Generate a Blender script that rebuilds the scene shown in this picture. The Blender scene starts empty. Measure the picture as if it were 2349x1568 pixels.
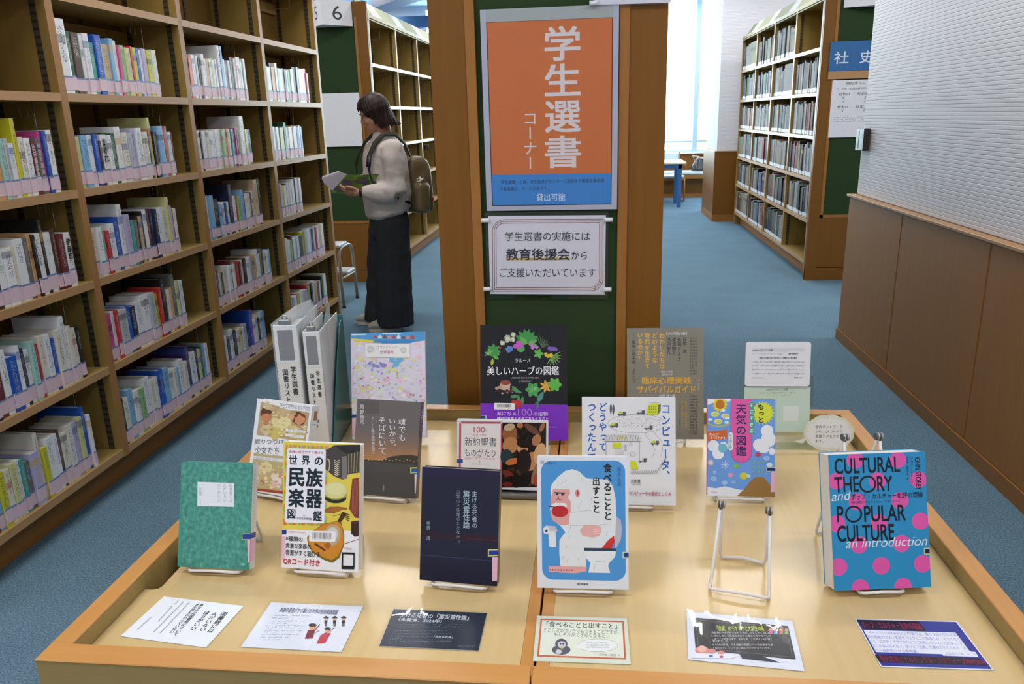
import bpy, math, random
from mathutils import Vector, Matrix, Euler
PI = math.pi
scene = bpy.context.scene
col = scene.collection

# ---------------------------------------------------------------- camera, world, lights, exposure
cam_d = bpy.data.cameras.new('camera')
cam_d.sensor_width = 36.0
cam_d.lens = 27.5
cam_d.clip_start = 0.05
cam = bpy.data.objects.new('camera', cam_d)
col.objects.link(cam)
YAW, PIT, ROL = -0.11103, 0.28047, 0.02715
_f = Vector((math.sin(YAW) * math.cos(PIT), math.cos(YAW) * math.cos(PIT), -math.sin(PIT)))
_r = Vector((math.cos(YAW), -math.sin(YAW), 0))
_d = _f.cross(_r)
_r2 = _r * math.cos(ROL) + _d * math.sin(ROL)
_d2 = -_r * math.sin(ROL) + _d * math.cos(ROL)
_m = Matrix((_r2, -_d2, -_f)).transposed().to_4x4()
_m.translation = Vector((0, 0, 1.45))
cam.matrix_world = _m
scene.camera = cam

scene.view_settings.view_transform = 'Standard'
scene.view_settings.look = 'None'
scene.view_settings.gamma = 1.0
scene.view_settings.use_curve_mapping = False
scene.view_settings.exposure = 0.08

world = bpy.data.worlds.new('daylight')
scene.world = world
world.use_nodes = True
bg = world.node_tree.nodes['Background']
bg.inputs['Color'].default_value = (0.80, 0.92, 1.0, 1)
bg.inputs['Strength'].default_value = 14.0

CEIL = 3.35
LAMP_Y = (-1.9, 0.45, 2.8, 5.15, 7.5, 9.85, 12.2, 13.75)
LAMP_X = (-6.6, -4.0, -1.4, 1.2, 3.4)
LAMP_POWER = 23.0
def lamp_lights():
    ld = bpy.data.lights.new('tube_light', 'AREA')
    ld.shape = 'RECTANGLE'
    ld.size = 1.24
    ld.size_y = 0.16
    ld.energy = LAMP_POWER
    ld.color = (1.0, 0.955, 0.90)
    for y in LAMP_Y:
        for x in LAMP_X:
            o = bpy.data.objects.new('tube_light', ld)
            o.location = (x, y, CEIL - 0.085)
            col.objects.link(o)
lamp_lights()

# ---------------------------------------------------------------- materials
def lin(h):
    h = h.lstrip('#')
    out = []
    for i in (0, 2, 4):
        c = int(h[i:i + 2], 16) / 255
        out.append(c / 12.92 if c <= 0.04045 else ((c + 0.055) / 1.055) ** 2.4)
    return tuple(out) + (1,)

def newmat(name):
    m = bpy.data.materials.new(name)
    m.use_nodes = True
    return m, m.node_tree, m.node_tree.nodes['Principled BSDF']

def N(nt, t, **kw):
    n = nt.nodes.new(t)
    for k, v in kw.items():
        if k.startswith('i_'):
            n.inputs[k[2:].replace('_', ' ')].default_value = v
        else:
            setattr(n, k, v)
    return n

def ramp(nt, fac, stops, interp='LINEAR'):
    r = nt.nodes.new('ShaderNodeValToRGB')
    r.color_ramp.interpolation = interp
    el = r.color_ramp.elements
    while len(el) < len(stops):
        el.new(0.5)
    for e, (p, c) in zip(el, stops):
        e.position = p
        e.color = c if len(c) == 4 else tuple(c) + (1,)
    nt.links.new(fac, r.inputs[0])
    return r

def coords(nt, scale=(1, 1, 1), kind='Object'):
    tc = nt.nodes.new('ShaderNodeTexCoord')
    mp = nt.nodes.new('ShaderNodeMapping')
    mp.inputs['Scale'].default_value = scale
    nt.links.new(tc.outputs[kind], mp.inputs['Vector'])
    return mp.outputs['Vector']

_plain = {}
def plain(hexc, rough=0.45, spec=0.5, metal=0.0, coat=0.0, name=None):
    k = (hexc, rough, spec, metal, coat)
    if k not in _plain:
        m, nt, b = newmat(name or ('paint_' + hexc.lstrip('#')))
        nz = N(nt, 'ShaderNodeTexNoise')
        nz.inputs['Scale'].default_value = 40
        nt.links.new(coords(nt), nz.inputs['Vector'])
        c = lin(hexc)
        r = ramp(nt, nz.outputs['Fac'], [(0.3, tuple(v * 0.985 for v in c[:3])), (0.7, tuple(min(1, v * 1.012) for v in c[:3]))])
        nt.links.new(r.outputs[0], b.inputs['Base Color'])
        b.inputs['Roughness'].default_value = rough
        b.inputs['Specular IOR Level'].default_value = spec
        b.inputs['Metallic'].default_value = metal
        b.inputs['Coat Weight'].default_value = coat
        b.inputs['Coat Roughness'].default_value = 0.12
        _plain[k] = m
    return _plain[k]

def wood(name, c1, c2, grain='Z', rough=0.4, strength=1.0, coat=0.0, spec=0.25):
    m, nt, b = newmat(name)
    s = {'Z': (22, 22, 0.9), 'Y': (22, 0.9, 22), 'X': (0.9, 22, 22)}[grain]
    nz = N(nt, 'ShaderNodeTexNoise')
    nz.inputs['Scale'].default_value = 3.0
    nz.inputs['Detail'].default_value = 5
    nz.inputs['Roughness'].default_value = 0.65
    nt.links.new(coords(nt, s), nz.inputs['Vector'])
    r = ramp(nt, nz.outputs['Fac'], [(0.5 - 0.25 * strength, lin(c1)), (0.5 + 0.25 * strength, lin(c2))])
    nt.links.new(r.outputs[0], b.inputs['Base Color'])
    b.inputs['Roughness'].default_value = rough
    b.inputs['Specular IOR Level'].default_value = spec
    b.inputs['Coat Weight'].default_value = coat
    b.inputs['Coat Roughness'].default_value = 0.15
    bp = N(nt, 'ShaderNodeBump')
    bp.inputs['Strength'].default_value = 0.05
    bp.inputs['Distance'].default_value = 0.002
    nt.links.new(nz.outputs['Fac'], bp.inputs['Height'])
    nt.links.new(bp.outputs[0], b.inputs['Normal'])
    return m

W_PANEL = wood('oak_panel', '#754b16', '#80541c', 'Z', 0.42, 1.2)
W_PANEL_H = wood('oak_panel_flat', '#8c5c28', '#9a6830', 'Y', 0.42, 1.2)
W_FRAME = wood('oak_frame', '#92622e', '#a06e38', 'Z', 0.42)
W_EDGE = wood('oak_edge', '#ac8458', '#b89066', 'Y', 0.4)
W_EDGE_V = wood('oak_edge_vertical', '#996c3a', '#a67a48', 'Z', 0.4)
W_SHELF = wood('shelf_board_wood', '#927a48', '#9e8650', 'Y', 0.45)
W_SIDE = wood('shelf_side_wood', '#8d753c', '#998046', 'Z', 0.45)
W_BACK = wood('shelf_back_wood', '#75582a', '#806230', 'Z', 0.55)
W_PLINTH = wood('plinth_wood', '#92602c', '#9e6a34', 'Y', 0.5)
W_TABLE = wood('table_tray_wood', '#c6ab78', '#d0b684', 'Y', 0.22, 1.5, spec=.5)
W_TRIM = wood('table_rim_wood', '#bb8446', '#c68f50', 'Y', 0.28, spec=.5)
W_TRIM_X = wood('table_rim_wood_cross', '#bd874a', '#c89254', 'X', 0.25, spec=.5)
W_TSIDE = wood('table_side_wood', '#9a8250', '#a48c5a', 'X', 0.45)
W_WAIN = wood('wainscot_wood', '#9c6834', '#a8743c', 'Z', 0.6, 1.3)
GREEN = plain('#2c4024', 0.85, 0.2, name='green_felt')
WHITE = plain('#d9d9df', 0.5, name='white_paint')
PAPER = plain('#e4e4ea', 0.45, name='white_paper')
PAGES = plain('#d8d4cc', 0.8, 0.2, name='page_edges')
STEEL = plain('#a8a8aa', 0.3, 0.5, 0.9, name='bright_wire')
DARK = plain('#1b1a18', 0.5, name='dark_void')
METALG = plain('#6f6a5e', 0.4, 0.5, 0.6, name='grey_metal')

def make_carpet():
    m, nt, b = newmat('blue_carpet')
    v = coords(nt)
    n1 = N(nt, 'ShaderNodeTexNoise'); n1.inputs['Scale'].default_value = 190; n1.inputs['Detail'].default_value = 4
    n2 = N(nt, 'ShaderNodeTexNoise'); n2.inputs['Scale'].default_value = 3.0
    nt.links.new(v, n1.inputs['Vector']); nt.links.new(v, n2.inputs['Vector'])
    r = ramp(nt, n1.outputs['Fac'], [(0.30, lin('#465b6a')), (0.52, lin('#5f7c8e')), (0.72, lin('#849aa8'))])
    r2 = ramp(nt, n2.outputs['Fac'], [(0.3, (0.93, 0.93, 0.93)), (0.7, (1.05, 1.05, 1.05))])
    mx = N(nt, 'ShaderNodeMix', data_type='RGBA', blend_type='MULTIPLY')
    mx.inputs[0].default_value = 1
    nt.links.new(r.outputs[0], mx.inputs[6]); nt.links.new(r2.outputs[0], mx.inputs[7])
    nt.links.new(mx.outputs[2], b.inputs['Base Color'])
    b.inputs['Roughness'].default_value = 0.95
    b.inputs['Specular IOR Level'].default_value = 0.1
    bp = N(nt, 'ShaderNodeBump'); bp.inputs['Strength'].default_value = 0.6; bp.inputs['Distance'].default_value = 0.004
    nt.links.new(n1.outputs['Fac'], bp.inputs['Height']); nt.links.new(bp.outputs[0], b.inputs['Normal'])
    return m
CARPET = make_carpet()

def make_slotted():
    m, nt, b = newmat('slotted_metal')
    tc = nt.nodes.new('ShaderNodeTexCoord'); sp = nt.nodes.new('ShaderNodeSeparateXYZ')
    nt.links.new(tc.outputs['Object'], sp.inputs[0])
    a = N(nt, 'ShaderNodeMath', operation='MULTIPLY'); a.inputs[1].default_value = 38
    f = N(nt, 'ShaderNodeMath', operation='FRACT')
    g = N(nt, 'ShaderNodeMath', operation='LESS_THAN'); g.inputs[1].default_value = 0.38
    nt.links.new(sp.outputs['Z'], a.inputs[0]); nt.links.new(a.outputs[0], f.inputs[0]); nt.links.new(f.outputs[0], g.inputs[0])
    mx = N(nt, 'ShaderNodeMix', data_type='RGBA')
    mx.inputs[6].default_value = lin('#544d3e'); mx.inputs[7].default_value = lin('#3a3224')
    nt.links.new(g.outputs[0], mx.inputs[0]); nt.links.new(mx.outputs[2], b.inputs['Base Color'])
    b.inputs['Roughness'].default_value = 0.45; b.inputs['Metallic'].default_value = 0.3
    return m
SLOTTED = make_slotted()

def glassy(name, alpha, tint='#ffffff', rough=0.03):
    m, nt, b = newmat(name)
    out = nt.nodes['Material Output']
    nt.nodes.remove(b)
    t = N(nt, 'ShaderNodeBsdfTransparent'); t.inputs[0].default_value = lin(tint)
    g = N(nt, 'ShaderNodeBsdfGlossy'); g.inputs['Roughness'].default_value = rough
    lw = N(nt, 'ShaderNodeLayerWeight'); lw.inputs['Blend'].default_value = 0.5
    pw_ = N(nt, 'ShaderNodeMath', operation='POWER'); pw_.inputs[1].default_value = 5.0
    ad = N(nt, 'ShaderNodeMath', operation='MULTIPLY_ADD'); ad.inputs[1].default_value = 0.9; ad.inputs[2].default_value = 0.032 + alpha
    ms = N(nt, 'ShaderNodeMixShader')
    nt.links.new(lw.outputs['Facing'], pw_.inputs[0]); nt.links.new(pw_.outputs[0], ad.inputs[0]); nt.links.new(ad.outputs[0], ms.inputs[0])
    nt.links.new(t.outputs[0], ms.inputs[1]); nt.links.new(g.outputs[0], ms.inputs[2])
    nt.links.new(ms.outputs[0], out.inputs[0])
    return m
FILM = glassy('clear_film', 0.0, '#fbfbfd')
GLASS = glassy('window_glass', 0.0, '#f4fbfb')

def translucent(name, c, alpha):
    m, nt, b = newmat(name)
    b.inputs['Base Color'].default_value = lin(c)
    b.inputs['Alpha'].default_value = alpha
    b.inputs['Roughness'].default_value = 0.3
    nz = N(nt, 'ShaderNodeTexNoise'); nz.inputs['Scale'].default_value = 30
    r = ramp(nt, nz.outputs['Fac'], [(0.3, tuple(v * .96 for v in lin(c)[:3])), (0.7, lin(c))])
    nt.links.new(coords(nt), nz.inputs['Vector']); nt.links.new(r.outputs[0], b.inputs['Base Color'])
    return m
FROST = translucent('frosted_sheet', '#e6ebee', 0.62)

# ---------------------------------------------------------------- mesh helpers
class MB:
    """collects polygons, each with a material"""
    def __init__(s):
        s.v = []; s.f = []; s.fm = []; s.mats = []; s.smooth = []
    def mi(s, m):
        if m not in s.mats: s.mats.append(m)
        return s.mats.index(m)
    def add(s, vs, fs, m, smooth=False, mat4=None):
        o = len(s.v)
        s.v += [tuple(mat4 @ Vector(p)) for p in vs] if mat4 is not None else [tuple(p) for p in vs]
        k = s.mi(m)
        for f in fs:
            s.f.append([i + o for i in f]); s.fm.append(k); s.smooth.append(smooth)
        return s
    def box(s, x0, x1, y0, y1, z0, z1, m, mat4=None):
        x0, x1 = min(x0, x1), max(x0, x1); y0, y1 = min(y0, y1), max(y0, y1); z0, z1 = min(z0, z1), max(z0, z1)
        vs = [(x0, y0, z0), (x1, y0, z0), (x1, y1, z0), (x0, y1, z0), (x0, y0, z1), (x1, y0, z1), (x1, y1, z1), (x0, y1, z1)]
        fs = [(0, 3, 2, 1), (4, 5, 6, 7), (0, 1, 5, 4), (1, 2, 6, 5), (2, 3, 7, 6), (3, 0, 4, 7)]
        return s.add(vs, fs, m, False, mat4)
    def bbox(s, x0, x1, y0, y1, z0, z1, m, b=0.002, mat4=None):
        """box with chamfered edges"""
        x0, x1 = min(x0, x1), max(x0, x1); y0, y1 = min(y0, y1), max(y0, y1); z0, z1 = min(z0, z1), max(z0, z1)
        vs = []
        idx = {}
        for ix, (X, sx) in enumerate(((x0, 1), (x1, -1))):
            for iy, (Y, sy) in enumerate(((y0, 1), (y1, -1))):
                for iz, (Z, sz) in enumerate(((z0, 1), (z1, -1))):
                    for a in range(3):
                        p = [X + sx * b, Y + sy * b, Z + sz * b]
                        p[a] = (X, Y, Z)[a]
                        idx[(ix, iy, iz, a)] = len(vs); vs.append(tuple(p))
        fs = []
        def q(l): fs.append(l)
        for a in range(3):
            o = [i for i in range(3) if i != a]
            for e in (0, 1):
                l = []
                for (p, r) in ((0, 0), (1, 0), (1, 1), (0, 1)):
                    k = [0, 0, 0]; k[a] = e; k[o[0]] = p; k[o[1]] = r
                    l.append(idx[tuple(k) + (a,)])
                flip = (e == 0) ^ (a == 1)
                q(l[::-1] if flip else l)
        for a in range(3):            # edges along axis a
            o = [i for i in range(3) if i != a]
            for p in (0, 1):
                for r in (0, 1):
                    k0 = [0, 0, 0]; k0[o[0]] = p; k0[o[1]] = r
                    k1 = list(k0); k1[a] = 1
                    l = [idx[tuple(k0) + (o[0],)], idx[tuple(k1) + (o[0],)], idx[tuple(k1) + (o[1],)], idx[tuple(k0) + (o[1],)]]
                    q(l)
        for c in range(8):
            k = ((c >> 2) & 1, (c >> 1) & 1, c & 1)
            q([idx[k + (0,)], idx[k + (1,)], idx[k + (2,)]])
        return s.add(vs, fs, m, False, mat4)
    def tube(s, pts, r, m, n=8, caps=True, closed=False):
        pts = [Vector(p) for p in pts]
        rs = r if isinstance(r, (list, tuple)) else [r] * len(pts)
        rings = []
        prev = None
        L = len(pts)
        for i, p in enumerate(pts):
            a = pts[(i - 1) % L] if (i > 0 or closed) else p
            c = pts[(i + 1) % L] if (i < L - 1 or closed) else p
            t = (c - a).normalized()
            if prev is None:
                up = Vector((0, 0, 1)) if abs(t.z) < 0.9 else Vector((1, 0, 0))
                u = t.cross(up).normalized()
            else:
                u = (prev - t * prev.dot(t)).normalized()
            prev = u
            w = t.cross(u)
            rings.append([p + (u * math.cos(2 * PI * k / n) + w * math.sin(2 * PI * k / n)) * rs[i] for k in range(n)])
        vs = [v for rr in rings for v in rr]
        fs = []
        for i in range(L if closed else L - 1):
            j = (i + 1) % L
            for k in range(n):
                fs.append((i * n + k, i * n + (k + 1) % n, j * n + (k + 1) % n, j * n + k))
        if caps and not closed:
            fs.append(tuple(range(n))[::-1]); fs.append(tuple((L - 1) * n + k for k in range(n)))
        return s.add(vs, fs, m, True)
    def loft(s, rings, m, caps=True, smooth=True):
        n = len(rings[0])
        vs = [v for r in rings for v in r]
        fs = []
        for i in range(len(rings) - 1):
            for k in range(n):
                fs.append((i * n + k, i * n + (k + 1) % n, (i + 1) * n + (k + 1) % n, (i + 1) * n + k))
        if caps:
            fs.append(tuple(range(n))[::-1]); fs.append(tuple((len(rings) - 1) * n + k for k in range(n)))
        return s.add(vs, fs, m, smooth)
    def mesh(s, name):
        me = bpy.data.meshes.new(name)
        me.from_pydata([tuple(v) for v in s.v], [], s.f)
        for m in s.mats: me.materials.append(m)
        me.polygons.foreach_set('material_index', s.fm)
        me.polygons.foreach_set('use_smooth', s.smooth)
        me.validate(); me.update()
        return me

def obj(name, mb, parent=None, label=None, cat=None, group=None, kind=None, loc=None, rot=None, sub=0):
    me = mb.mesh(name) if isinstance(mb, MB) else mb
    o = bpy.data.objects.new(name, me)
    col.objects.link(o)
    if parent is not None: o.parent = parent
    if loc is not None: o.location = loc
    if rot is not None: o.rotation_euler = rot
    if label: o['label'] = label
    if cat: o['category'] = cat
    if group: o['group'] = group
    if kind: o['kind'] = kind
    if sub:
        md = o.modifiers.new('sub', 'SUBSURF'); md.levels = sub; md.render_levels = sub
    return o
def empty(name, loc=(0, 0, 0), rot=(0, 0, 0), label=None, cat=None, group=None):
    o = bpy.data.objects.new(name, None)
    o.empty_display_size = 0.05
    col.objects.link(o)
    o.location = loc; o.rotation_euler = rot
    if label: o['label'] = label
    if cat: o['category'] = cat
    if group: o['group'] = group
    return o
def one(*a, **k):
    return MB().box(*a, **k)
def ordinal(n):
    w = ['', 'first', 'second', 'third', 'fourth', 'fifth', 'sixth', 'seventh', 'eighth', 'ninth', 'tenth', 'eleventh', 'twelfth', 'thirteenth']
    return w[n] if n < len(w) else ('%dst' if n % 10 == 1 and n != 11 else '%dnd' if n % 10 == 2 and n != 12 else '%drd' if n % 10 == 3 and n != 13 else '%dth') % n

# ---------------------------------------------------------------- room
YF, YB, XW, XE = 14.6, -3.2, -8.0, 4.6
obj('floor', one(XW, XE, YB, YF, -0.1, 0, CARPET), kind='structure')
CEILM = plain('#b9cfe6', 0.9, 0.2, name='ceiling_paint')
obj('ceiling', one(XW, XE, YB, YF, CEIL, CEIL + 0.1, CEILM), kind='structure')
WALLM = plain('#cfd2da', 0.85, 0.2, name='wall_paint')
obj('wall_left', one(XW - 0.1, XW, YB, YF, 0, CEIL, WALLM), kind='structure')
obj('wall_right', one(XE, XE + 0.1, YB, YF, 0, CEIL, WALLM), kind='structure')
obj('wall_front', one(XW, XE, YB - 0.1, YB, 0, CEIL, WALLM), kind='structure')
# window wall at the far end
wb = empty('wall_back'); wb['kind'] = 'structure'
SILL = 0.765
obj('wall_panel', one(XW, -3.0, YF, YF + 0.12, 0, CEIL, WALLM), wb)
obj('wall_panel', one(2.1, XE, YF, YF + 0.12, 0, CEIL, WALLM), wb)
obj('wainscot', one(-3.0, 2.1, YF, YF + 0.12, 0, SILL - 0.02, W_PANEL), wb)
obj('lintel', one(-3.0, 2.1, YF, YF + 0.12, 3.28, CEIL, WALLM), wb)
FRAMEM = plain('#a9c4e2', 0.4, name='window_frame_paint')
wxs = [(-3.0, -1.35), (-1.27, 0.17), (0.25, 1.69), (1.78, 2.06)]
for i, (a, b) in enumerate(wxs):
    w = empty('window_%d' % (i + 1)); w['kind'] = 'structure'
    obj('window_frame', MB().box(b, b + 0.085, YF - 0.03, YF + 0.08, SILL, 3.28, FRAMEM), w)
    obj('window_rail', MB().box(a, b, YF + 0.02, YF + 0.06, 0.925, 0.955, FRAMEM), w)
    obj('window_rail', MB().box(a, b, YF + 0.02, YF + 0.06, SILL, SILL + 0.03, FRAMEM), w)
    obj('window_pane', one(a, b, YF + 0.035, YF + 0.041, 0.955, 3.28, GLASS), w)
    obj('window_pane', one(a, b, YF + 0.035, YF + 0.041, SILL + 0.03, 0.925, GLASS), w)
    bl = MB()
    sl = plain('#f2f6fa', 0.5, name='blind_slat')
    z = 0.985
    while z < 3.26:
        bl.add([(a + 0.02, YF - 0.012, z + 0.003), (b - 0.02, YF - 0.012, z + 0.003), (b - 0.02, YF + 0.01, z - 0.001), (a + 0.02, YF + 0.01, z - 0.001)], [(0, 1, 2, 3)], sl)
        z += 0.025
    o = obj('window_blind', bl, w); o['kind'] = 'stuff'
obj('trim_1', one(-3.0, 2.1, YF - 0.06, YF + 0.02, SILL - 0.03, SILL, plain('#e4eef6', 0.4)), kind='structure')
# a wall stub with wainscot at the end of the right aisle
st = empty('wall_stub'); st['kind'] = 'structure'
def ribbed(x, y0, y1, z0, z1, m, pitch=0.0172, depth=0.0013, axis='x', sgn=-1):
    """a sheet of horizontal ribs standing on plane x (faces sgn)"""
    mb = MB(); n = int((z1 - z0) / pitch); vs = []; fs = []
    prof = []
    for i in range(n):
        z = z0 + i * pitch
        prof += [(0, z), (depth, z + pitch * 0.16), (depth, z + pitch * 0.86)]
    prof.append((0, z0 + n * pitch))
    for (d, z) in prof:
        if axis == 'x':
            vs += [(x + sgn * d, y0, z), (x + sgn * d, y1, z)]
        else:
            vs += [(y0, x + sgn * d, z), (y1, x + sgn * d, z)]
    for i in range(len(prof) - 1):
        fs.append((2 * i, 2 * i + 1, 2 * i + 3, 2 * i + 2))
    mb.add(vs, fs, m)
    return mb
RIBM = plain('#e2e3ec', 0.6, 0.3, name='ribbed_white')
obj('wall_core', one(1.60, 2.9, 10.98, 12.03, 0, CEIL, WALLM), st)
obj('wainscot', MB().box(1.57, 1.60, 10.95, 12.06, 0.09, 0.92, W_PANEL).box(1.60, 2.9, 10.95, 10.98, 0.09, 0.92, W_PANEL), st)
obj('cap_rail', one(1.565, 2.9, 10.945, 12.065, 0.92, 0.935, W_EDGE), st)
obj('skirting', MB().box(1.565, 1.60, 10.945, 12.065, 0, 0.09, W_PLINTH).box(1.6, 2.9, 10.945, 10.98, 0, 0.09, W_PLINTH), st)
obj('ribbed_cladding', ribbed(10.98, 1.6, 2.9, 0.935, CEIL, RIBM, axis='y'), st)
# long partition on the right: oak panels below, ribbed white above
pw = empty('wall_partition'); pw['kind'] = 'structure'
obj('wall_core', one(1.61, 1.80, YB, 5.09, 0, CEIL, WALLM), pw)
obj('ribbed_cladding', ribbed(1.606, YB, 5.098, 0.935, CEIL, RIBM, sgn=-1), pw)
obj('cap_rail', MB().bbox(1.555, 1.61, YB, 5.14, 0.918, 0.932, W_EDGE, 0.002), pw)
seams = [5.125, 4.238, 3.29, 2.34, 1.39, 0.44, -0.51, -1.46, -2.41, -3.2]
for a, b in zip(seams[:-1], seams[1:]):
    obj('panel', MB().bbox(1.57, 1.61, b + 0.004, a - 0.004, 0.07, 0.918, W_WAIN, 0.003), pw)
obj('panel_backing', one(1.58, 1.612, YB, 5.115, 0.07, 0.918, W_PLINTH), pw)
obj('skirting', one(1.562, 1.612, YB, 5.13, 0, 0.07, W_FRAME), pw)
# latch on the partition edge
lt = empty('door_stop', (1.6, 4.99, 1.2), label='small grey metal holder fixed on the edge of the ribbed white partition', cat='bracket')
obj('body', MB().bbox(-0.035, 0, 0.0, 0.10, 0.0, 0.125, plain('#716f66', 0.4, 0.4, 0.3), 0.003), lt)
obj('face_plate', MB().bbox(-0.037, 0, -0.045, 0.0, 0.0, 0.128, plain('#2c2826', 0.4), 0.003), lt)
obj('slot', MB().box(-0.0362, -0.034, 0.045, 0.055, 0.01, 0.115, DARK), lt)
# blue ceiling beams
BLUE = plain('#1d4f7c', 0.5, name='blue_beam')
def beam(n, ax, ay, bx, by, w, z0, z1):
    d = Vector((bx - ax, by - ay, 0)); L = d.length; a = math.atan2(d.y, d.x)
    o = obj('trim_%d' % n, one(0, L, -w / 2, w / 2, z0, z1, BLUE), kind='structure', loc=(ax, ay, 0), rot=(0, 0, a))
beam(2, -4.4, 13.9, -1.6, 10.1, 0.34, 3.02, 3.20)
beam(3, -4.6, 14.4, -4.4, 13.9, 0.34, 3.02, 3.20)
obj('trim_4', one(-3.6, 0.9, 13.95, 14.15, 2.93, 3.12, BLUE), kind='structure')

TUBE_E, _nt, _b = newmat('lamp_tube')
_b.inputs['Emission Color'].default_value = (1, 0.96, 0.92, 1); _b.inputs['Emission Strength'].default_value = 6
for j, y in enumerate(LAMP_Y):
    for i, x in enumerate(LAMP_X):
        t = empty('ceiling_lamp', (x, y, CEIL), label='lit fluorescent ceiling lamp glowing just above the end of the numbered bookcase' if (x, y) == (-4.0, 13.75) else 'long white fluorescent ceiling lamp above the reading room shelves', cat='ceiling lamp', group='fluorescent lamps on the ceiling')
        obj('housing', one(-0.64, 0.64, -0.09, 0.09, -0.05, 0, WHITE), t)
        obj('tube', MB().box(-0.62, 0.62, -0.05, 0.05, -0.07, -0.05, TUBE_E), t)
# ---------------------------------------------------------------- bookcases
ZS = (0.165, 0.524, 0.877, 1.226, 1.576, 1.930)      # shelf tops, bottom to top
TOPZ = 2.30
UT = 0.040                                             # upright thickness
def bookcase(name, label, xf, s, ys, canopy=True, both=False, board=True, back_gap=False, end_face=True):
    """xf: face plane, s=+1 when the face looks towards +x; ys: centre lines of the uprights"""
    c = empty(name, (xf, ys[0], 0), label=label, cat='bookcase')
    D = 0.578
    y0 = ys[0]
    P = lambda x: -s * x                               # depth inward -> local x
    for i, y in enumerate(ys):
        y = y - y0
        mb = MB().box(P(0.004), P(D), y - UT / 2, y + UT / 2, 0.0 if i in (0, len(ys) - 1) else 0.13, TOPZ, W_SIDE)
        mb.box(P(0), P(0.004), y - UT / 2, y + UT / 2, 0.0 if i in (0, len(ys) - 1) else 0.13, TOPZ, W_EDGE_V)
        u = obj('upright', mb, c)
        for sd in (-1, 1):
            yy = y + sd * (UT / 2 + 0.0015)
            obj('slotted_strip', MB().box(P(0.035), P(0.058), yy - 0.0015, yy + 0.0015, ZS[0], TOPZ - 0.03, SLOTTED), u)
            obj('slotted_strip', MB().box(P(0.235), P(0.258), yy - 0.0015, yy + 0.0015, ZS[0], TOPZ - 0.03, SLOTTED), u)
    for i in range(len(ys) - 1):
        a, b = ys[i] - y0 + UT / 2, ys[i + 1] - y0 - UT / 2
        obj('back_panel', one(P(0.283), P(0.292), a, b, 0.13, TOPZ, W_BACK), c)
        for yy in (a + 0.33 * (b - a), a + 0.66 * (b - a)):
            obj('slotted_strip', one(P(0.277), P(0.283), yy - 0.012, yy + 0.012, ZS[0], TOPZ - 0.03, SLOTTED), c)
        for k, z in enumerate(ZS):
            mb = MB().box(P(0.004), P(0.277), a, b, z - 0.030, z, W_SHELF)
            mb.box(P(0), P(0.004), a, b, z - 0.030, z, W_EDGE)
            obj('shelf_board', mb, c)
            if both:
                obj('shelf_board', one(P(0.30), P(D), a, b, z - 0.030, z, W_SHELF), c)
            if k in (4, 5):
                obj('back_rail', one(P(0.262), P(0.277), a, b, z + 0.235, z + 0.30, W_SHELF), c)
    L = ys[-1] - y0
    obj('plinth', one(P(0.08), P(D - 0.06), 0, L, 0, 0.135, W_PLINTH), c)
    obj('top_board', one(P(0), P(D), -UT / 2, L + UT / 2, TOPZ, TOPZ + 0.03, W_SIDE), c)
    if canopy:
        CM = plain('#8b9276', 0.6, .2, name='canopy_cream')
        LM = plain('#f2f8fa', 0.15, 0.6, name='canopy_lens')
        t = MB()
        xa, za, xb, zb = -0.005, TOPZ - 0.02, 0.13, TOPZ + 0.17
        t.add([(P(xa), -UT / 2, za), (P(xa), L + UT / 2, za), (P(xb), L + UT / 2, zb), (P(xb), -UT / 2, zb),
               (P(xa + .012), -UT / 2, za), (P(xa + .012), L + UT / 2, za), (P(xb + .012), L + UT / 2, zb), (P(xb + .012), -UT / 2, zb)],
              [(0, 1, 2, 3), (7, 6, 5, 4), (0, 4, 5, 1), (3, 2, 6, 7), (0, 3, 7, 4), (1, 5, 6, 2)], CM)
        cp = obj('canopy', t, c)
        for i in range(len(ys) - 1):
            m_ = (ys[i] + ys[i + 1]) / 2 - y0 - 0.03
            h = 0.15
            def q(u, yy, off):
                nx, nz = (zb - za), (xb - xa)
                n_ = math.hypot(nx, nz)
                return (P(xa + (xb - xa) * u) + s * off * nx / n_, yy, za + (zb - za) * u + off * nz / n_)
            t2 = MB()
            v = [q(.15, m_ - h, .004), q(.15, m_ + h, .004), q(.97, m_ + h, .004), q(.97, m_ - h, .004), q(.15, m_ - h, 0), q(.15, m_ + h, 0), q(.97, m_ + h, 0), q(.97, m_ - h, 0)]
            t2.add(v, [(0, 1, 2, 3), (0, 4, 5, 1), (1, 5, 6, 2), (2, 6, 7, 3), (3, 7, 4, 0)], LM)
            obj('lens_panel', t2, cp)
    if board:                                          # oak end panel with a green notice board, looking towards -y
        pan = MB()
        yy = -UT / 2
        for (a, b, z0, z1) in ((0.0, 0.09, 0, 2.42), (D - 0.09, D, 0, 2.42), (0.09, D - 0.09, 0.115, 0.545)):
            pan.box(P(a), P(b), yy - 0.03, yy, z0, z1, W_PANEL)
        pan.box(P(0.0), P(D), yy - 0.025, yy, 0, 0.108, W_PANEL)
        pan.box(P(0.09), P(D - 0.09), yy - 0.03, yy, 2.30, 2.42, W_PANEL)
        pan.box(P(0.0), P(D), yy - 0.012, yy, 0, 2.42, W_PLINTH)
        e = obj('end_panel', pan, c)
        fr = MB()
        g0, g1 = 0.09, D - 0.09
        fr.box(P(g0), P(g0 + 0.024), yy - 0.034, yy - 0.012, 0.545, 2.30, W_FRAME).box(P(g1 - 0.024), P(g1), yy - 0.034, yy - 0.012, 0.545, 2.30, W_FRAME)
        fr.box(P(g0), P(g1), yy - 0.034, yy - 0.012, 0.545, 0.57, W_FRAME)
        obj('board_frame', fr, e)
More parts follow.
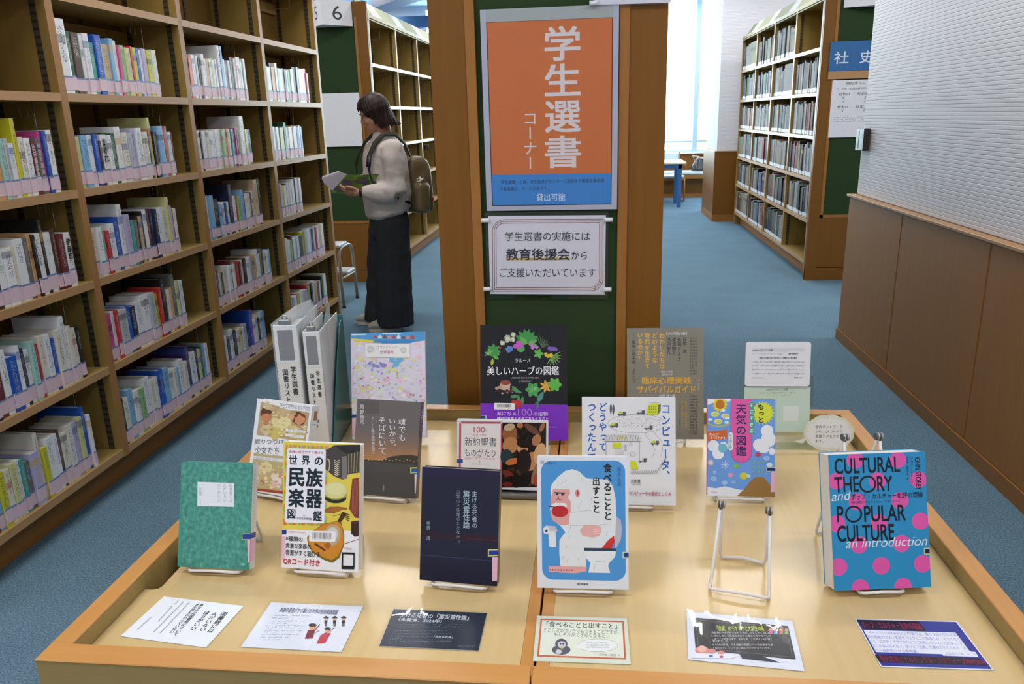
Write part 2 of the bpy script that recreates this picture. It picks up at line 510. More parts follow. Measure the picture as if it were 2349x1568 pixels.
        obj('notice_board', one(P(g0 + 0.024), P(g1 - 0.024), yy - 0.024, yy - 0.012, 0.57, 2.30, GREEN), e)
    return c
LEFT = bookcase('bookcase', 'long oak bookcase of white books with pink labels, left of the carpet aisle', -1.95, 1, [1.89, 2.832, 3.768, 4.712, 5.664], canopy=True, board=False)
FARL = bookcase('bookcase', 'empty oak bookcase with green end board behind the standing reader', -1.95, 1, [7.05, 7.99, 8.93, 9.87, 10.81])
MID = bookcase('bookcase', 'oak bookcase end with green board and orange poster behind the display table', 0.168, 1, [2.07, 3.01, 3.95, 4.89, 5.83], both=True)
RIGHT = bookcase('bookcase', 'oak bookcase of dark bound volumes left of the blue sign', 1.82, -1, [7.04, 7.93, 8.85, 9.77, 10.70])

# ---------------------------------------------------------------- shelf books
PAL = {'W': ('#e4e5e9', 'white'), 'w': ('#dad6ca', 'cream'), 'G': ('#6f6d6c', 'grey'), 'g': ('#b6b8bc', 'light grey'), 'B': ('#1f53b4', 'blue'),
       'b': ('#7fb2dc', 'pale blue'), 'N': ('#232c4c', 'navy'), 'K': ('#25221f', 'black'), 'R': ('#c03038', 'red'), 'r': ('#6e2a30', 'maroon'),
       'P': ('#cc4a8e', 'pink'), 'Y': ('#c9c32e', 'yellow'), 'y': ('#cdcb90', 'pale yellow'), 'O': ('#d8622c', 'orange'), 'o': ('#cfa06c', 'tan'),
       'T': ('#3f9c92', 'teal'), 't': ('#9cc7bd', 'mint'), 'E': ('#1f5a3c', 'dark green'), 'e': ('#8dbb7c', 'light green'), 'V': ('#46356f', 'purple'),
       'v': ('#b3aed2', 'lavender'), 'D': ('#50352a', 'brown'), 'd': ('#c3ac8c', 'beige')}
HT = {'s': (0.176, 0.115), 'm': (0.197, 0.135), 'l': (0.220, 0.152), 'x': (0.262, 0.185), 'z': (0.29, 0.20)}

def spine_mat(hexc, dark, name, old=False):
    """book cloth or jacket: base colour, small printed marks in columns and a coloured band that varies per copy"""
    m, nt, b = newmat(name)
    tc = nt.nodes.new('ShaderNodeTexCoord'); sp = nt.nodes.new('ShaderNodeSeparateXYZ')
    nt.links.new(tc.outputs['Object'], sp.inputs[0])
    oi = nt.nodes.new('ShaderNodeObjectInfo')
    def mth(op, a, b_=None, c=None):
        n = N(nt, 'ShaderNodeMath', operation=op)
        for i, x in enumerate((a, b_, c)):
            if x is None: continue
            if isinstance(x, (int, float)): n.inputs[i].default_value = x
            else: nt.links.new(x, n.inputs[i])
        return n.outputs[0]
    cmb = nt.nodes.new('ShaderNodeCombineXYZ')
    nt.links.new(mth('MULTIPLY', oi.outputs['Random'], 57.0), cmb.inputs[0])
    nt.links.new(mth('MULTIPLY', sp.outputs['Y'], 8.0), cmb.inputs[1])
    nt.links.new(mth('MULTIPLY', sp.outputs['Z'], 68.0), cmb.inputs[2])
    nz = N(nt, 'ShaderNodeTexNoise'); nz.inputs['Scale'].default_value = 1.0; nz.inputs['Detail'].default_value = 2
    nt.links.new(cmb.outputs[0], nz.inputs['Vector'])
    ink = mth('GREATER_THAN', nz.outputs['Fac'], 0.55)
    # central column, between 36% and 90% of the height
    cy = mth('COMPARE', sp.outputs['Y'], 0.5, 0.24)
    ztop = mth('LESS_THAN', sp.outputs['Z'], 0.92)
    zbot = mth('GREATER_THAN', sp.outputs['Z'], mth('MULTIPLY_ADD', oi.outputs['Random'], 0.3, 0.32))
    front = mth('GREATER_THAN', sp.outputs['X'], -0.02)
    k = mth('MULTIPLY', mth('MULTIPLY', ink, cy), mth('MULTIPLY', mth('MULTIPLY', ztop, zbot), front))
    accents = ramp(nt, mth('FRACT', mth('MULTIPLY', oi.outputs['Random'], 13.7)),
                   [(0.0, lin('#2b2b30')), (0.3, lin('#3a3f4a')), (0.42, lin('#a83340')), (0.5, lin('#2f5ca8')), (0.6, lin('#2a2a2c')), (0.72, lin('#3f8f6a')), (0.8, lin('#c9a13a')), (0.88, lin('#31407a')), (0.95, lin('#202024'))], 'CONSTANT')
    if dark:
        inkc = N(nt, 'ShaderNodeRGB'); inkc.outputs[0].default_value = lin('#c4c1b2' if not old else '#8a8068'); inkout = inkc.outputs[0]
    else:
        inkout = accents.outputs[0]
    mx = N(nt, 'ShaderNodeMix', data_type='RGBA')
    mx.inputs[6].default_value = lin(hexc)
    # band
    r2 = mth('FRACT', mth('MULTIPLY', oi.outputs['Random'], 31.3))
    bandz = mth('COMPARE', sp.outputs['Z'], mth('MULTIPLY_ADD', r2, 0.6, 0.3), mth('MULTIPLY', mth('GREATER_THAN', r2, 0.62), 0.06))
    mb = N(nt, 'ShaderNodeMix', data_type='RGBA')
    nt.links.new(mth('MULTIPLY', bandz, 0.55), mb.inputs[0])
    mb.inputs[6].default_value = lin(hexc); nt.links.new(accents.outputs[0], mb.inputs[7])
    nt.links.new(mth('MULTIPLY', k, 0.78), mx.inputs[0]); nt.links.new(mb.outputs[2], mx.inputs[6]); nt.links.new(inkout, mx.inputs[7])
    nt.links.new(mx.outputs[2], b.inputs['Base Color'])
    b.inputs['Roughness'].default_value = 0.35 if not old else 0.6
    b.inputs['Coat Weight'].default_value = 0.15 if not old else 0.0
    b.inputs['Specular IOR Level'].default_value = 0.5 if not old else 0.2
    return m
DARKS = set('GBNKRrTEVDO')
PINKM = plain('#dcc2ce', 0.5, name='pink_call_label')
TAPEM = plain('#6a86ac', 0.4, name='blue_tape')
LABW = plain('#cdd3da', 0.5, name='white_call_label')
_bm = {}
def book_meshes(ch):
    if ch not in _bm:
        mt = spine_mat(PAL[ch][0], ch in DARKS, 'jacket_' + PAL[ch][1].replace(' ', '_'))
        mb = MB()
        # cover: spine plate (bowed) + two boards; x from 0 (spine) to -1
        mb.add([(0, .12, 0), (0, .88, 0), (0, .88, 1), (0, .12, 1), (-.012, 0, 0), (-.012, 0, 1), (-.012, 1, 0), (-.012, 1, 1), (-.05, .1, 0), (-.05, .9, 0), (-.05, .9, 1), (-.05, .1, 1)],
               [(0, 1, 2, 3), (4, 0, 3, 5), (1, 6, 7, 2), (3, 2, 7, 10, 11, 5), (0, 4, 8, 9, 6, 1), (8, 11, 10, 9)], mt)
        mb.box(-1, -.012, 0, .07, 0, 1, mt); mb.box(-1, -.012, .93, 1, 0, 1, mt)
        pg = MB().box(-.985, -.05, .07, .93, .012, .985, PAGES)
        lb = MB().box(-.02, .006, -.005, 1.005, 0, 1, PINKM).box(-.02, .008, .03, .97, .90, 1.02, TAPEM)
        _bm[ch] = (mb.mesh('book'), pg.mesh('page_block'), lb.mesh('call_label'))
    return _bm[ch]
_om = {}
def old_mesh(ch):
    if ch not in _om:
        hx = PAL[ch][0].lstrip('#'); f_ = .66 if ch in DARKS else .62
        hx = '#' + ''.join('%02x' % int(int(hx[i:i + 2], 16) * f_) for i in (0, 2, 4))
        mt = spine_mat(hx, ch in DARKS, 'cloth_' + PAL[ch][1].replace(' ', '_'), True)
        mb = MB().box(-1, 0, 0, 1, 0, 1, mt).box(-.02, .006, -.004, 1.004, .02, .15, LABW).box(-.98, -.03, .1, .9, 1, 1.002, PAGES)
        _om[ch] = mb.mesh('bound_volume')
    return _om[ch]
rnd = random.Random(7)
def parse(spec):
    out = []
    for t in spec.split():
        h = t[-1] if t[-1].isalpha() else 'm'
        n = t[1:-1] if t[-1].isalpha() and len(t) > 1 else t[1:]
        out.append((t[0], float(n), h))
    return out
ROWN = {1: 'top row of books', 2: 'second row', 3: 'third row', 4: 'fourth row', 5: 'bottom row'}
BAYN = {0: 'nearest bay', 1: 'second bay', 2: 'third bay', 3: 'fourth bay'}
SIZEN = {'s': 'small', 'm': '', 'l': 'mid-height', 'x': 'tall', 'z': 'tall'}
READ = {}
def run_of_books(bay, row, spec, ya, yb, xs=-1.962, first_from_right=False, merged=None):
    toks = parse(spec); tot = sum(t[1] for t in toks); z = ZS[5 - row] + 0.0004
    y = ya; sc = (yb - ya) / tot
    for i, (ch, n, h) in enumerate(toks):
        th = n * sc
        hh, dd = HT[h]
        hh += rnd.uniform(-.006, .006); dd += rnd.uniform(-.004, .004)
        hh = min(hh, 0.305)
        xo = xs + rnd.uniform(-.006, .004)
        if merged is not None:
            mt = bookstuff_mat(ch)
            merged.box(xo - dd, xo, y + .0004, y + th - .0004, z, z + hh, mt)
            merged.box(xo - .02, xo + .001, y + .0003, y + th - .0003, z + .012, z + .062, PINKM)
            merged.box(xo - .02, xo + .0013, y + .0002, y + th - .0002, z + .056, z + .063, TAPEM)
            merged.box(xo - dd + .004, xo - .006, y + th * .1, y + th * .9, z + hh, z + hh + .0006, PAGES)
        else:
            bm, pm, lm = book_meshes(ch)
            o = bpy.data.objects.new('book', bm); col.objects.link(o)
            o.location = (xo, y + .0004, z); o.scale = (dd, th - .0008, hh)
            o['category'] = 'book'; o['group'] = 'library books with pink call labels on the left bookcase'
            pos = ordinal(len(toks) - i) + ' from the right' if first_from_right else ordinal(i + 1) + ' from the left'
            o['label'] = ' '.join(('%s %s book, %s in the %s, %s' % (SIZEN[h], PAL[ch][1], pos, ROWN[row], BAYN[bay])).split())
            p = bpy.data.objects.new('page_block', pm); p.parent = o; col.objects.link(p)
            l = bpy.data.objects.new('call_label', lm); l.parent = o; col.objects.link(l)
            lh = 0.050 + rnd.uniform(-.003, .003)
            l.scale = (1, 1, lh / hh); l.location = (0, 0, (.011 + rnd.uniform(-.003, .004)) / hh)
            READ[(bay, row, i)] = (o, dd, th, hh)
        y += th
_bs = {}
def bookstuff_mat(ch):
    if ch not in _bs: _bs[ch] = plain(PAL[ch][0], 0.4, name='jacket_plain_' + PAL[ch][1].replace(' ', '_'))
    return _bs[ch]
RUNS = {
 (0, 1): ('W3m G3m W4m P3m', 2.42, 2.52), (0, 2): ('w4m r3m W2m o8l t5m g4m W6s Y4x w5m W6m r6m G5m P3l B4l W6l', 2.38, 2.737),
 (0, 3): ('b8m W4m D7m W7m W9m w5m W10l G5l o4l K3l W8l K4x W8l D5l r8m W8m', 2.27, 2.737),
 (0, 4): ('o4m w9m N6m r9m W7l B10m W5l N5m W6m t6l R6m w7l W8l B5m w8l W7x w6l w7m K5m', 2.16, 2.697),
 (0, 5): ('W7m g7m w6m r5m b6m Y7m w6m y7m W5m T5m G6s v9m w5x Y6m W9l W6l D4l w8m w8l v7l y7l B6x W4l', 2.03, 2.661),
 (1, 1): ('W9x E4l D8l W3l W5l T5m B7l d8m b4l W4l P3m e4m y6m R2m Y4m B4m W3m v5m Y6m w6m', 2.858, 3.533),
 (1, 2): ('y7m b9m W6m B6m D3s W8m W5m E6m W8l w8m g6m v6l W9l w8m N4m y4x K4m N4m b9l R5l t4l W5m r2m', 2.862, 3.579),
 (1, 3): ('w7m W6m t4m R5s W8m B7l W6x v7l T5m G4m K4m d3m K4l W5l r4l N5l N5l W8l w7l y5x v4l R3m W5m', 2.858, 3.52),
 (1, 4): ('O3m P6m W4m R4m g10m B6m N7m W9m W10l g8l Y6m R5l K6x o3m W5m o3m G6x y4l b3l W6l', 2.855, 3.488),
 (1, 5): ('K4m w7m b7l W6m w4m e6m W9l w6m W6m B7l b9l W8m w5m b3m W9l w6m V6x W10l N4l y5l E4l b5l W6l', 2.856, 3.637),
 (2, 1): ('V3l O5m W5m G3m W3m K4m W5l w3m o4m W4m Y2m W4m W3m K2m W4x b4x W3m r6m W4m K6l w3l R2l W4l w4l W3m e2m W4l', 3.793, 4.467),
 (2, 2): ('e3m W5m K2m W6m w4m W5m W5m W4m w4m W4m e4m w4m o3m w3m T3m b2m K4m P2m K3m y4m W6x w4x y4m G5m E3m', 3.793, 4.442),
 (2, 3): ('W6l b6l K8m b3s W5s B3s W3s N6x W5m R3m e4m b5l B3m W4m w4m D3m w4m d7x K4x', 3.793, 4.47),
 (2, 4): ('W3m r4m W4s e3s r3s w8m W6m r3l W4m e3m R5m r4m w3m K4m D5m W5m w4m b4m o3m d3m W5l w5m G4l K4l w6m W4m b3m', 3.793, 4.504),
 (2, 5): ('W6m N5s W6l K6m w5m y4m W4m v6m N4s B4x P2x W6m w5l K4m W4l b4l', 3.80, 4.33)}
for (bay, row), (spec, a, b) in RUNS.items():
    run_of_books(bay, row, spec, a, b, first_from_right=(bay == 0))
far = MB()
for row, spec, b in ((1, 'y3m W4m N2l o5m W3l t3m W4m w3m N3m W3m e4m W4m K6l g3l W10l R4l W2m', 5.45), (2, 'r2l W3m N3m W4m E2m y6m N2m E4l w4m W6m o2m w4m W4m B4m W3m b3m r1m', 5.254),
                     (3, 'W4m v3m Y3m d2m W4m D2m W4m w3m r1m b3m W5l K3l W5l v2l W4l', 5.132), (4, 'w5l W4m e2m r2l W3m v3m W3m K5m Y4l g4l W4l v3l N3l W4l R2l W3l d5l W5l', 5.494),
                     (5, 'W4m t3m W4m P2m Y5m W4m w4m v4m R2l e3m o3l K3l W5l d3m r4m W4m v2m K3l e3l W5l', 5.456)):
    run_of_books(3, row, spec, 4.738, b, merged=far)
obj('books', far, label='remaining library books filling the fourth bay of the left bookcase', cat='books', kind='stuff')

ORUNS = {  # (bay from the far end, row) : volumes left to right
 (0, 0): 'D3 W3 w3 y9', (0, 1): 'G3 K2 E2 G3 e2 W3 G3 W2 D2', (0, 2): 'D3 G3 w3 G3 R3 w3 R3 w4', (0, 3): 'd6 w3 G3 G3 K2', (0, 4): 'G3 G3 G2 W3 G3 d3 d3 G3', (0, 5): 'w2 D3 D3 o3 d3 w6 K3',
 (1, 0): 'w4 D3 r3 D3 G3 K2 G4 e4 w3 d4 W3 d3 G3', (1, 1): 'K4 G5 D3 G3 w3 t4 W3 G4 W3 G4', (1, 2): 'w4 w4 D2 W4 w4 w3 D3 w4 r3 w3', (1, 3): 'G4 W3 G3 w3 w4 R3 r4 D3', (1, 4): 'd3 r3 w3 d3 K3 v4 B4 r4 w2 D3', (1, 5): 'D3 w3 G3 w3 d3 B3 w3 d3 R3 r3',
 (2, 0): 'G3 W3 w3 G4 N3 w3 G4 G4 d5 G3 o4 y5 d3', (2, 1): 'd3 W5 r3 r3 D3 K2 d14 K2', (2, 2): 'G4 d4 G3 w4 w4 D3 t3 K3 w3 D3 K5', (2, 3): 'D3 D3 W2 d3 d3 d3 d3 d3 w3 K4', (2, 4): 'D5 r4 R3 w3 y4 G3 D3 N4 K3 r4', (2, 5): 'N4 G3 N4 N4 G4 G4 w3 E6 w3 w4 K3',
 (3, 1): 'r2 N2 G4 o5 D3 W3 K2 G3 N7 d3 D3 W3 w3 K2 w4 K3 r4', (3, 2): 'd4 w3 W3 K4 G4 G4 D4 w3 D3 R4 o3 r3 w3 B3', (3, 3): 'G3 v4 R3 w2 R3 D3 y3 w2 D3 K3 W3 v3 W3 D3 w4', (3, 4): 'D4 w3 o4 D3 w4 W3 K4 K3 G3 K3 N3 w3 V3'}
OB = {0: 'farthest bay', 1: 'second farthest bay', 2: 'third farthest bay', 3: 'nearest bay'}
yr = [7.04, 7.93, 8.85, 9.77, 10.70]
for (fb, row), spec in ORUNS.items():
    y1 = yr[4 - fb] - UT / 2 - .004; y0 = yr[3 - fb] + UT / 2 + .01
    toks = parse(spec); tot = sum(t[1] for t in toks); sc = (y1 - y0) / tot
    y = y1
    for i, (ch, n, h) in enumerate(toks):
        th = n * sc; hh = rnd.uniform(.238, .288)
        if n >= 9: hh = .29
        o = bpy.data.objects.new('bound_volume', old_mesh(ch)); col.objects.link(o)
        o.location = (1.836 + rnd.uniform(-.006, .006), y - .0005, ZS[5 - row] + .0004)
        o.rotation_euler = (0, 0, PI)
        o.scale = (.19, th - .001, hh)
        o['category'] = 'bound volume'; o['group'] = 'bound volumes with white labels on the right bookcase'
        o['label'] = '%s bound volume, %s from the left, %s shelf, %s, right bookcase' % (PAL[ch][1], ordinal(i + 1), ordinal(row + 1), OB[fb])
        y -= th
# wire book supports hanging in the cells
def wire_support(x, y, z, s, label, long=True):
    mb = MB()
    r = .0016
    mb.tube([(0, 0, 0), (0, 0, -.115), (-s * .012, 0, -.125), (-s * .15, 0, -.125), (-s * .16, 0, -.115), (-s * .16, 0, 0)], r, STEEL, 5)
    mb.tube([(-s * .04, .02, 0), (-s * .04, .02, -.055)], r, STEEL, 5)
    mb.tube([(-s * .04, -.02, 0), (-s * .04, -.02, -.055)], r, STEEL, 5)
    obj('wire_support', mb, None, label, 'book support', 'wire book supports hanging under the shelves', loc=(x, y, z))
for bay, (a, b) in enumerate(((1.91, 2.812), (2.852, 3.748), (3.788, 4.692), (4.732, 5.644))):
    for row in range(1, 6):
        if bay == 0 and row == 1: continue
        e = RUNS.get((bay, row), (0, 0, {1: 5.45, 2: 5.254, 3: 5.132, 4: 5.494, 5: 5.456}.get(row)))[2]
        wire_support(-2.02, min(e + .012, b - .03), ZS[6 - row] - .030, 1, 'bent silver wire support above the books, %s, %s' % (ROWN[row], BAYN[bay]))
wire_support(-2.02, 5.40, 2.30, 1, 'bent silver wire support in the empty top cell of the fourth bay')
for bay in range(3):
    for row in range(0, 4):
        zt = 2.30 if row == 0 else ZS[6 - row] - .030
        wire_support(-2.02, 7.05 + .94 * bay + .62, zt, 1, 'thin wire support in %s cell down, %s column of the empty bookcase' % (ordinal(row + 1), ordinal(bay + 1)))
# ---------------------------------------------------------------- lettering and flat print
import numpy as np
_fc = bpy.data.curves.new('lettering', 'FONT'); _fc.resolution_u = 2
_fo = bpy.data.objects.new('lettering', _fc)
_tc = {}
def glyphs(s, bold=0.0):
    k = (s, bold)
    if k not in _tc:
        _fc.body = s; _fc.resolution_u = 5 if s.isascii() else 2
        m = _fo.to_mesh()
        vs = [(v.co.x, v.co.y, 0) for v in m.vertices]; fs = [tuple(p.vertices) for p in m.polygons]
        _fo.to_mesh_clear()
        if bold > .003:                                # heavier strokes: the glyph repeated a hair apart
            d = bold * .9; n = len(vs); v2 = []; f2 = []
            for q, (dx, dy) in enumerate(((0, 0), (d, d), (-d, d), (d, -d), (-d, -d))):
                v2 += [(x + dx, y + dy, q) for x, y, _ in vs]; f2 += [tuple(i + q * n for i in f) for f in fs]
            vs, fs = v2, f2
        _tc[k] = (vs, fs)
    return _tc[k]
def ink(h): return plain(h, 0.25, 0.35, coat=0.06, name='ink_' + h.lstrip('#'))
class Art:
    """flat print on the plane x-z (looking towards -y), laid out in the units of a measured quad"""
    def __init__(s, w, h, quad=None, org=(0, 0), sc=1.0, base=0.0004, step=0.000005):
        s.mb = MB(); s.w = w; s.h = h; s.base = base; s.step = step; s.lay = 0; s.org = org; s.sc = sc
        if quad is None: quad = [(0, 0), (1, 0), (1, 1), (0, 1)]
        dst = [(-w / 2, h), (w / 2, h), (w / 2, 0), (-w / 2, 0)]
        A = []; B = []
        for (x, y), (u, v) in zip(quad, dst):
            A.append([x, y, 1, 0, 0, 0, -u * x, -u * y]); B.append(u)
            A.append([0, 0, 0, x, y, 1, -v * x, -v * y]); B.append(v)
        q = np.linalg.solve(np.array(A, float), np.array(B, float))
        s.H = list(q) + [1.0]
    def P(s, x, y):
        x = s.org[0] + x / s.sc; y = s.org[1] + y / s.sc
        H = s.H; d = H[6] * x + H[7] * y + 1
        u = (H[0] * x + H[1] * y + H[2]) / d; v = (H[3] * x + H[4] * y + H[5]) / d
        return (max(-s.w / 2, min(s.w / 2, u)), max(0, min(s.h, v)))
    def _add(s, pts, faces, c):
        s.lay += 1
        y = -(s.base + s.lay * s.step)
        if len(pts[0]) > 2 and any(p[2] for p in pts): s.lay += 4
        s.mb.add([(p[0], y - (p[2] * s.step if len(p) > 2 else 0), p[1]) for p in pts], faces, ink(c) if isinstance(c, str) else c)
    def poly(s, pts, c):
        q = [s.P(*p) for p in pts]
        a = sum(q[i][0] * q[(i + 1) % len(q)][1] - q[(i + 1) % len(q)][0] * q[i][1] for i in range(len(q)))
        if a < 0: q = q[::-1]
        s._add(q, [tuple(range(len(q)))], c)
    def rect(s, x0, y0, x1, y1, c): s.poly([(x0, y0), (x1, y0), (x1, y1), (x0, y1)], c)
    def rr(s, x0, y0, x1, y1, r, c):
        p = []
        for cx, cy, a0 in ((x1 - r, y0 + r, -90), (x1 - r, y1 - r, 0), (x0 + r, y1 - r, 90), (x0 + r, y0 + r, 180)):
            for k in range(11):
                a = math.radians(a0 + k * 9); p.append((cx + r * math.cos(a), cy + r * math.sin(a)))
        s.poly(p, c)
    def ell(s, cx, cy, rx, ry, c, rot=0, n=22, a0=0, a1=360):
        r = math.radians(rot); p = []
        for k in range(n if a1 - a0 >= 360 else n + 1):
            a = math.radians(a0 + (a1 - a0) * k / n); x = rx * math.cos(a); y = ry * math.sin(a)
            p.append((cx + x * math.cos(r) - y * math.sin(r), cy + x * math.sin(r) + y * math.cos(r)))
        s.poly(p, c)
    def line(s, pts, w, c):
        fs = []; vs = []
        for a, b in zip(pts[:-1], pts[1:]):
            d = math.hypot(b[0] - a[0], b[1] - a[1]) or 1
            nx, ny = -(b[1] - a[1]) / d * w / 2, (b[0] - a[0]) / d * w / 2
            q = [s.P(a[0] + nx, a[1] + ny), s.P(b[0] + nx, b[1] + ny), s.P(b[0] - nx, b[1] - ny), s.P(a[0] - nx, a[1] - ny)]
            o = len(vs); vs += q; fs.append((o + 3, o + 2, o + 1, o))
        s._add(vs, fs, c)
    def ring(s, cx, cy, rx, ry, w, c, a0=0, a1=360, n=24):
        s.line([(cx + rx * math.cos(math.radians(a0 + (a1 - a0) * k / n)), cy + ry * math.sin(math.radians(a0 + (a1 - a0) * k / n))) for k in range(n + 1)], w, c)
    def leaf(s, x, y, L, wd, ang, c):
        a = math.radians(ang); ca, sa = math.cos(a), math.sin(a)
        p = [(0, 0), (.25, .35), (.55, .5), (.8, .32), (1, 0), (.8, -.32), (.55, -.5), (.25, -.35)]
        s.poly([(x + L * u * ca - wd * v * sa, y + L * u * sa + wd * v * ca) for u, v in p], c)
    def blob(s, cx, cy, r, c, seed=0, n=16, jit=.3, sy=1.0):
        R = random.Random(seed * 977 + int(cx) * 31 + int(cy))
        s.poly([(cx + r * (1 + R.uniform(-jit, jit)) * math.cos(2 * PI * k / n), cy + sy * r * (1 + R.uniform(-jit, jit)) * math.sin(2 * PI * k / n)) for k in range(n)], c)
    def marks(s, x0, y0, x1, y1, rows, c, seed=1, fill=.8, cols=None):
        """rows of tiny illegible print"""
        R = random.Random(seed); vs = []; fs = []
        rh = (y1 - y0) / rows; cw = rh * .62
        n = int((x1 - x0) / cw)
        for r in range(rows):
            for k in range(n):
                if R.random() > fill: continue
                x = x0 + k * cw; y = y0 + r * rh
                for _ in range(2):
                    a, b = sorted((R.random(), R.random())); b = a + max(.25, b - a); t = R.random() * .45
                    q = [s.P(x + a * cw * .85, y + t * rh), s.P(x + min(b, 1) * cw * .85, y + t * rh), s.P(x + min(b, 1) * cw * .85, y + (t + .2) * rh), s.P(x + a * cw * .85, y + (t + .2) * rh)]
                    o = len(vs); vs += q; fs.append((o + 3, o + 2, o + 1, o))
        if fs: s._add(vs, fs, c)
    def ht(s, t, x0, y0, x1, y1, c, bold=0.0):
        vs, fs = glyphs(t, bold)
        if not vs: return
        ax = min(v[0] for v in vs); bx = max(v[0] for v in vs); ay = min(v[1] for v in vs); by = max(v[1] for v in vs)
        ym = (y0 + y1) / 2; xm = (x0 + x1) / 2
        uL = s.P(x0, ym); uR = s.P(x1, ym); vT = s.P(xm, y0); vB = s.P(xm, y1)
        sl = (uR[1] - uL[1]) / max(1e-9, uR[0] - uL[0])
        if abs(sl) < .12: sl = 0
        pts = []
        for gx, gy, gq in vs:
            u = (gx - ax) / (bx - ax); v = (gy - ay) / max(1e-6, by - ay)
            X = uL[0] + (uR[0] - uL[0]) * u
            pts.append((X, vB[1] + (vT[1] - vB[1]) * v + sl * (X - (uL[0] + uR[0]) / 2), gq))
        s._add(pts, fs, c)
    def vt(s, t, x0, y0, x1, y1, c, bold=0.0, rot=False):
        """vertical column of characters filling the box"""
        n = len(t); pts = []; fs = []
        T = s.P((x0 + x1) / 2, y0); B = s.P((x0 + x1) / 2, y1); L = s.P(x0, (y0 + y1) / 2); Rr = s.P(x1, (y0 + y1) / 2)
        w = Rr[0] - L[0]; ch = (T[1] - B[1]) / n; cx = (T[0] + B[0]) / 2
        for i, g in enumerate(t):
            if g in ' 　': continue
            vs, f = glyphs(g, bold)
            cyy = T[1] - (i + .5) * ch
            cxx = T[0] + (B[0] - T[0]) * (i + .5) / n
            o = len(pts)
            for gx, gy, gq in vs:
                u, v = gx - .5, gy - .38
                if g in 'ー〜—…―()（）「」-' or (rot and ord(g) < 128):
                    u, v = v, -u
                elif g in '、。': u += .62; v += .62
                elif g in 'っょゃゅァィッャュョ': u += .08; v += .08
                elif ord(g) < 128: u = gx - .3; v = gy - .35
                pts.append((cxx + u * w, cyy + v * min(ch, w * 1.35) * .98, gq))
            fs += [tuple(q + o for q in a) for a in f]
        if fs: s._add(pts, fs, c)
    def stri(s, t, pts_from, pts_to, c, bold=0.0):
        """text running along a slanted baseline; pts_from = bottom left, pts_to = bottom right, third = height px"""
        vs, fs = glyphs(t, bold)
        ax = min(v[0] for v in vs); bx = max(v[0] for v in vs)
        A = Vector(s.P(*pts_from)); Bv = Vector(s.P(*pts_to)); e = (Bv - A); L = e.length; e = e / L; nn = Vector((-e.y, e.x)); k = L / (bx - ax)
        s._add([tuple(A + e * (gx - ax + gy * .30) * k * .97 + nn * gy * k) + (gq,) for gx, gy, gq in vs], fs, c)

# ---------------------------------------------------------------- the display table (two joined units)
TZ = 0.668; RZ = 0.70
X0, X1, Y0, Y1, XS = -0.822, 0.652, 0.898, 1.972, -0.088
def table(label, xa, xb, rim_left):
    t = empty('display_table', ((xa + xb) / 2, Y0, 0), label=label, cat='table', group='two joined display tables')
    o = Vector((-(xa + xb) / 2, -Y0, 0))
    T = Matrix.Translation(o)
    outer = xa if rim_left else xb
    sg = 1 if rim_left else -1
    ix = outer + sg * 0.034
    # tray
    mb = MB()
    seam = xb if rim_left else xa
    if rim_left:
        # notch cut out of the tray along the outer rim
        nx = ix + 0.027
        mb.add([(ix, Y0 + .04, TZ), (seam - .021, Y0 + .04, TZ), (seam - .021, Y1 - .034, TZ), (ix, Y1 - .034, TZ),
                (ix, 1.236, TZ), (nx - .002, 1.236, TZ), (nx, 1.23, TZ), (nx, 1.139, TZ), (nx - .003, 1.131, TZ), (nx - .011, 1.127, TZ), (ix, 1.127, TZ)],
               [(0, 1, 2, 3, 4, 5, 6, 7, 8, 9, 10)], W_TABLE, mat4=T)
        mb.box(ix, nx + .01, 1.12, 1.245, TZ - .06, TZ - .055, W_TSIDE, mat4=T)
        e = [(ix, 1.236), (nx - .002, 1.236), (nx, 1.23), (nx, 1.139), (nx - .003, 1.131), (nx - .011, 1.127), (ix, 1.127)]
        for (a, b), (c, d) in zip(e[:-1], e[1:]):
            mb.add([(a, b, TZ), (c, d, TZ), (c, d, TZ - .06), (a, b, TZ - .06)], [(0, 1, 2, 3)], W_TSIDE, mat4=T)
    else:
        mb.add([(seam + .021, Y0 + .04, TZ), (ix, Y0 + .04, TZ), (ix, Y1 - .034, TZ), (seam + .021, Y1 - .034, TZ)], [(0, 1, 2, 3)], W_TABLE, mat4=T)
    obj('tray', mb, t)
    s0, s1 = sorted((outer, ix))
    def rim(n, x0, x1, y0, y1, m):
        r_ = obj(n, MB().bbox(x0, x1, y0, y1, RZ - .0035, RZ, m, .0012, mat4=T), t)
        obj('rim_board', MB().box(x0 + .0008, x1 - .0008, y0 + .0008, y1 - .0008, TZ - .065, RZ - .0035, W_TSIDE, mat4=T), r_)
    rim('side_rim', s0, s1, Y0 + .04, Y1 - .034, W_TRIM)
    rim('front_rim', xa + .0005, xb - .0005, Y0, Y0 + .04, W_TRIM_X)
    rim('far_rim', xa + .0005, xb - .0005, Y1 - .034, Y1, W_TRIM_X)
    a, b = (seam - .021, seam - .001) if rim_left else (seam + .001, seam + .021)
    obj('seam_strip', MB().bbox(a, b, Y0 + .04, Y1 - .034, TZ - .03, TZ + .0006, W_TRIM, .001, mat4=T), t)
    obj('front_panel', one(xa + .006, xb - .0015, Y0 + .006, Y0 + .03, .10, TZ - .0655, W_TSIDE, mat4=T), t)
    obj('side_panel', one(outer + sg * .012, outer + sg * .03, Y0 + .03, Y1 - .01, .10, TZ - .066, W_TSIDE, mat4=T), t)
    obj('far_panel', one(xa + .012, xb - .0015, Y1 - .03, Y1 - .012, .10, TZ - .03, W_TSIDE, mat4=T), t)
    obj('base', one(xa + .03, xb - .002, Y0 + .05, Y1 - .05, 0, .10, DARK, mat4=T), t)
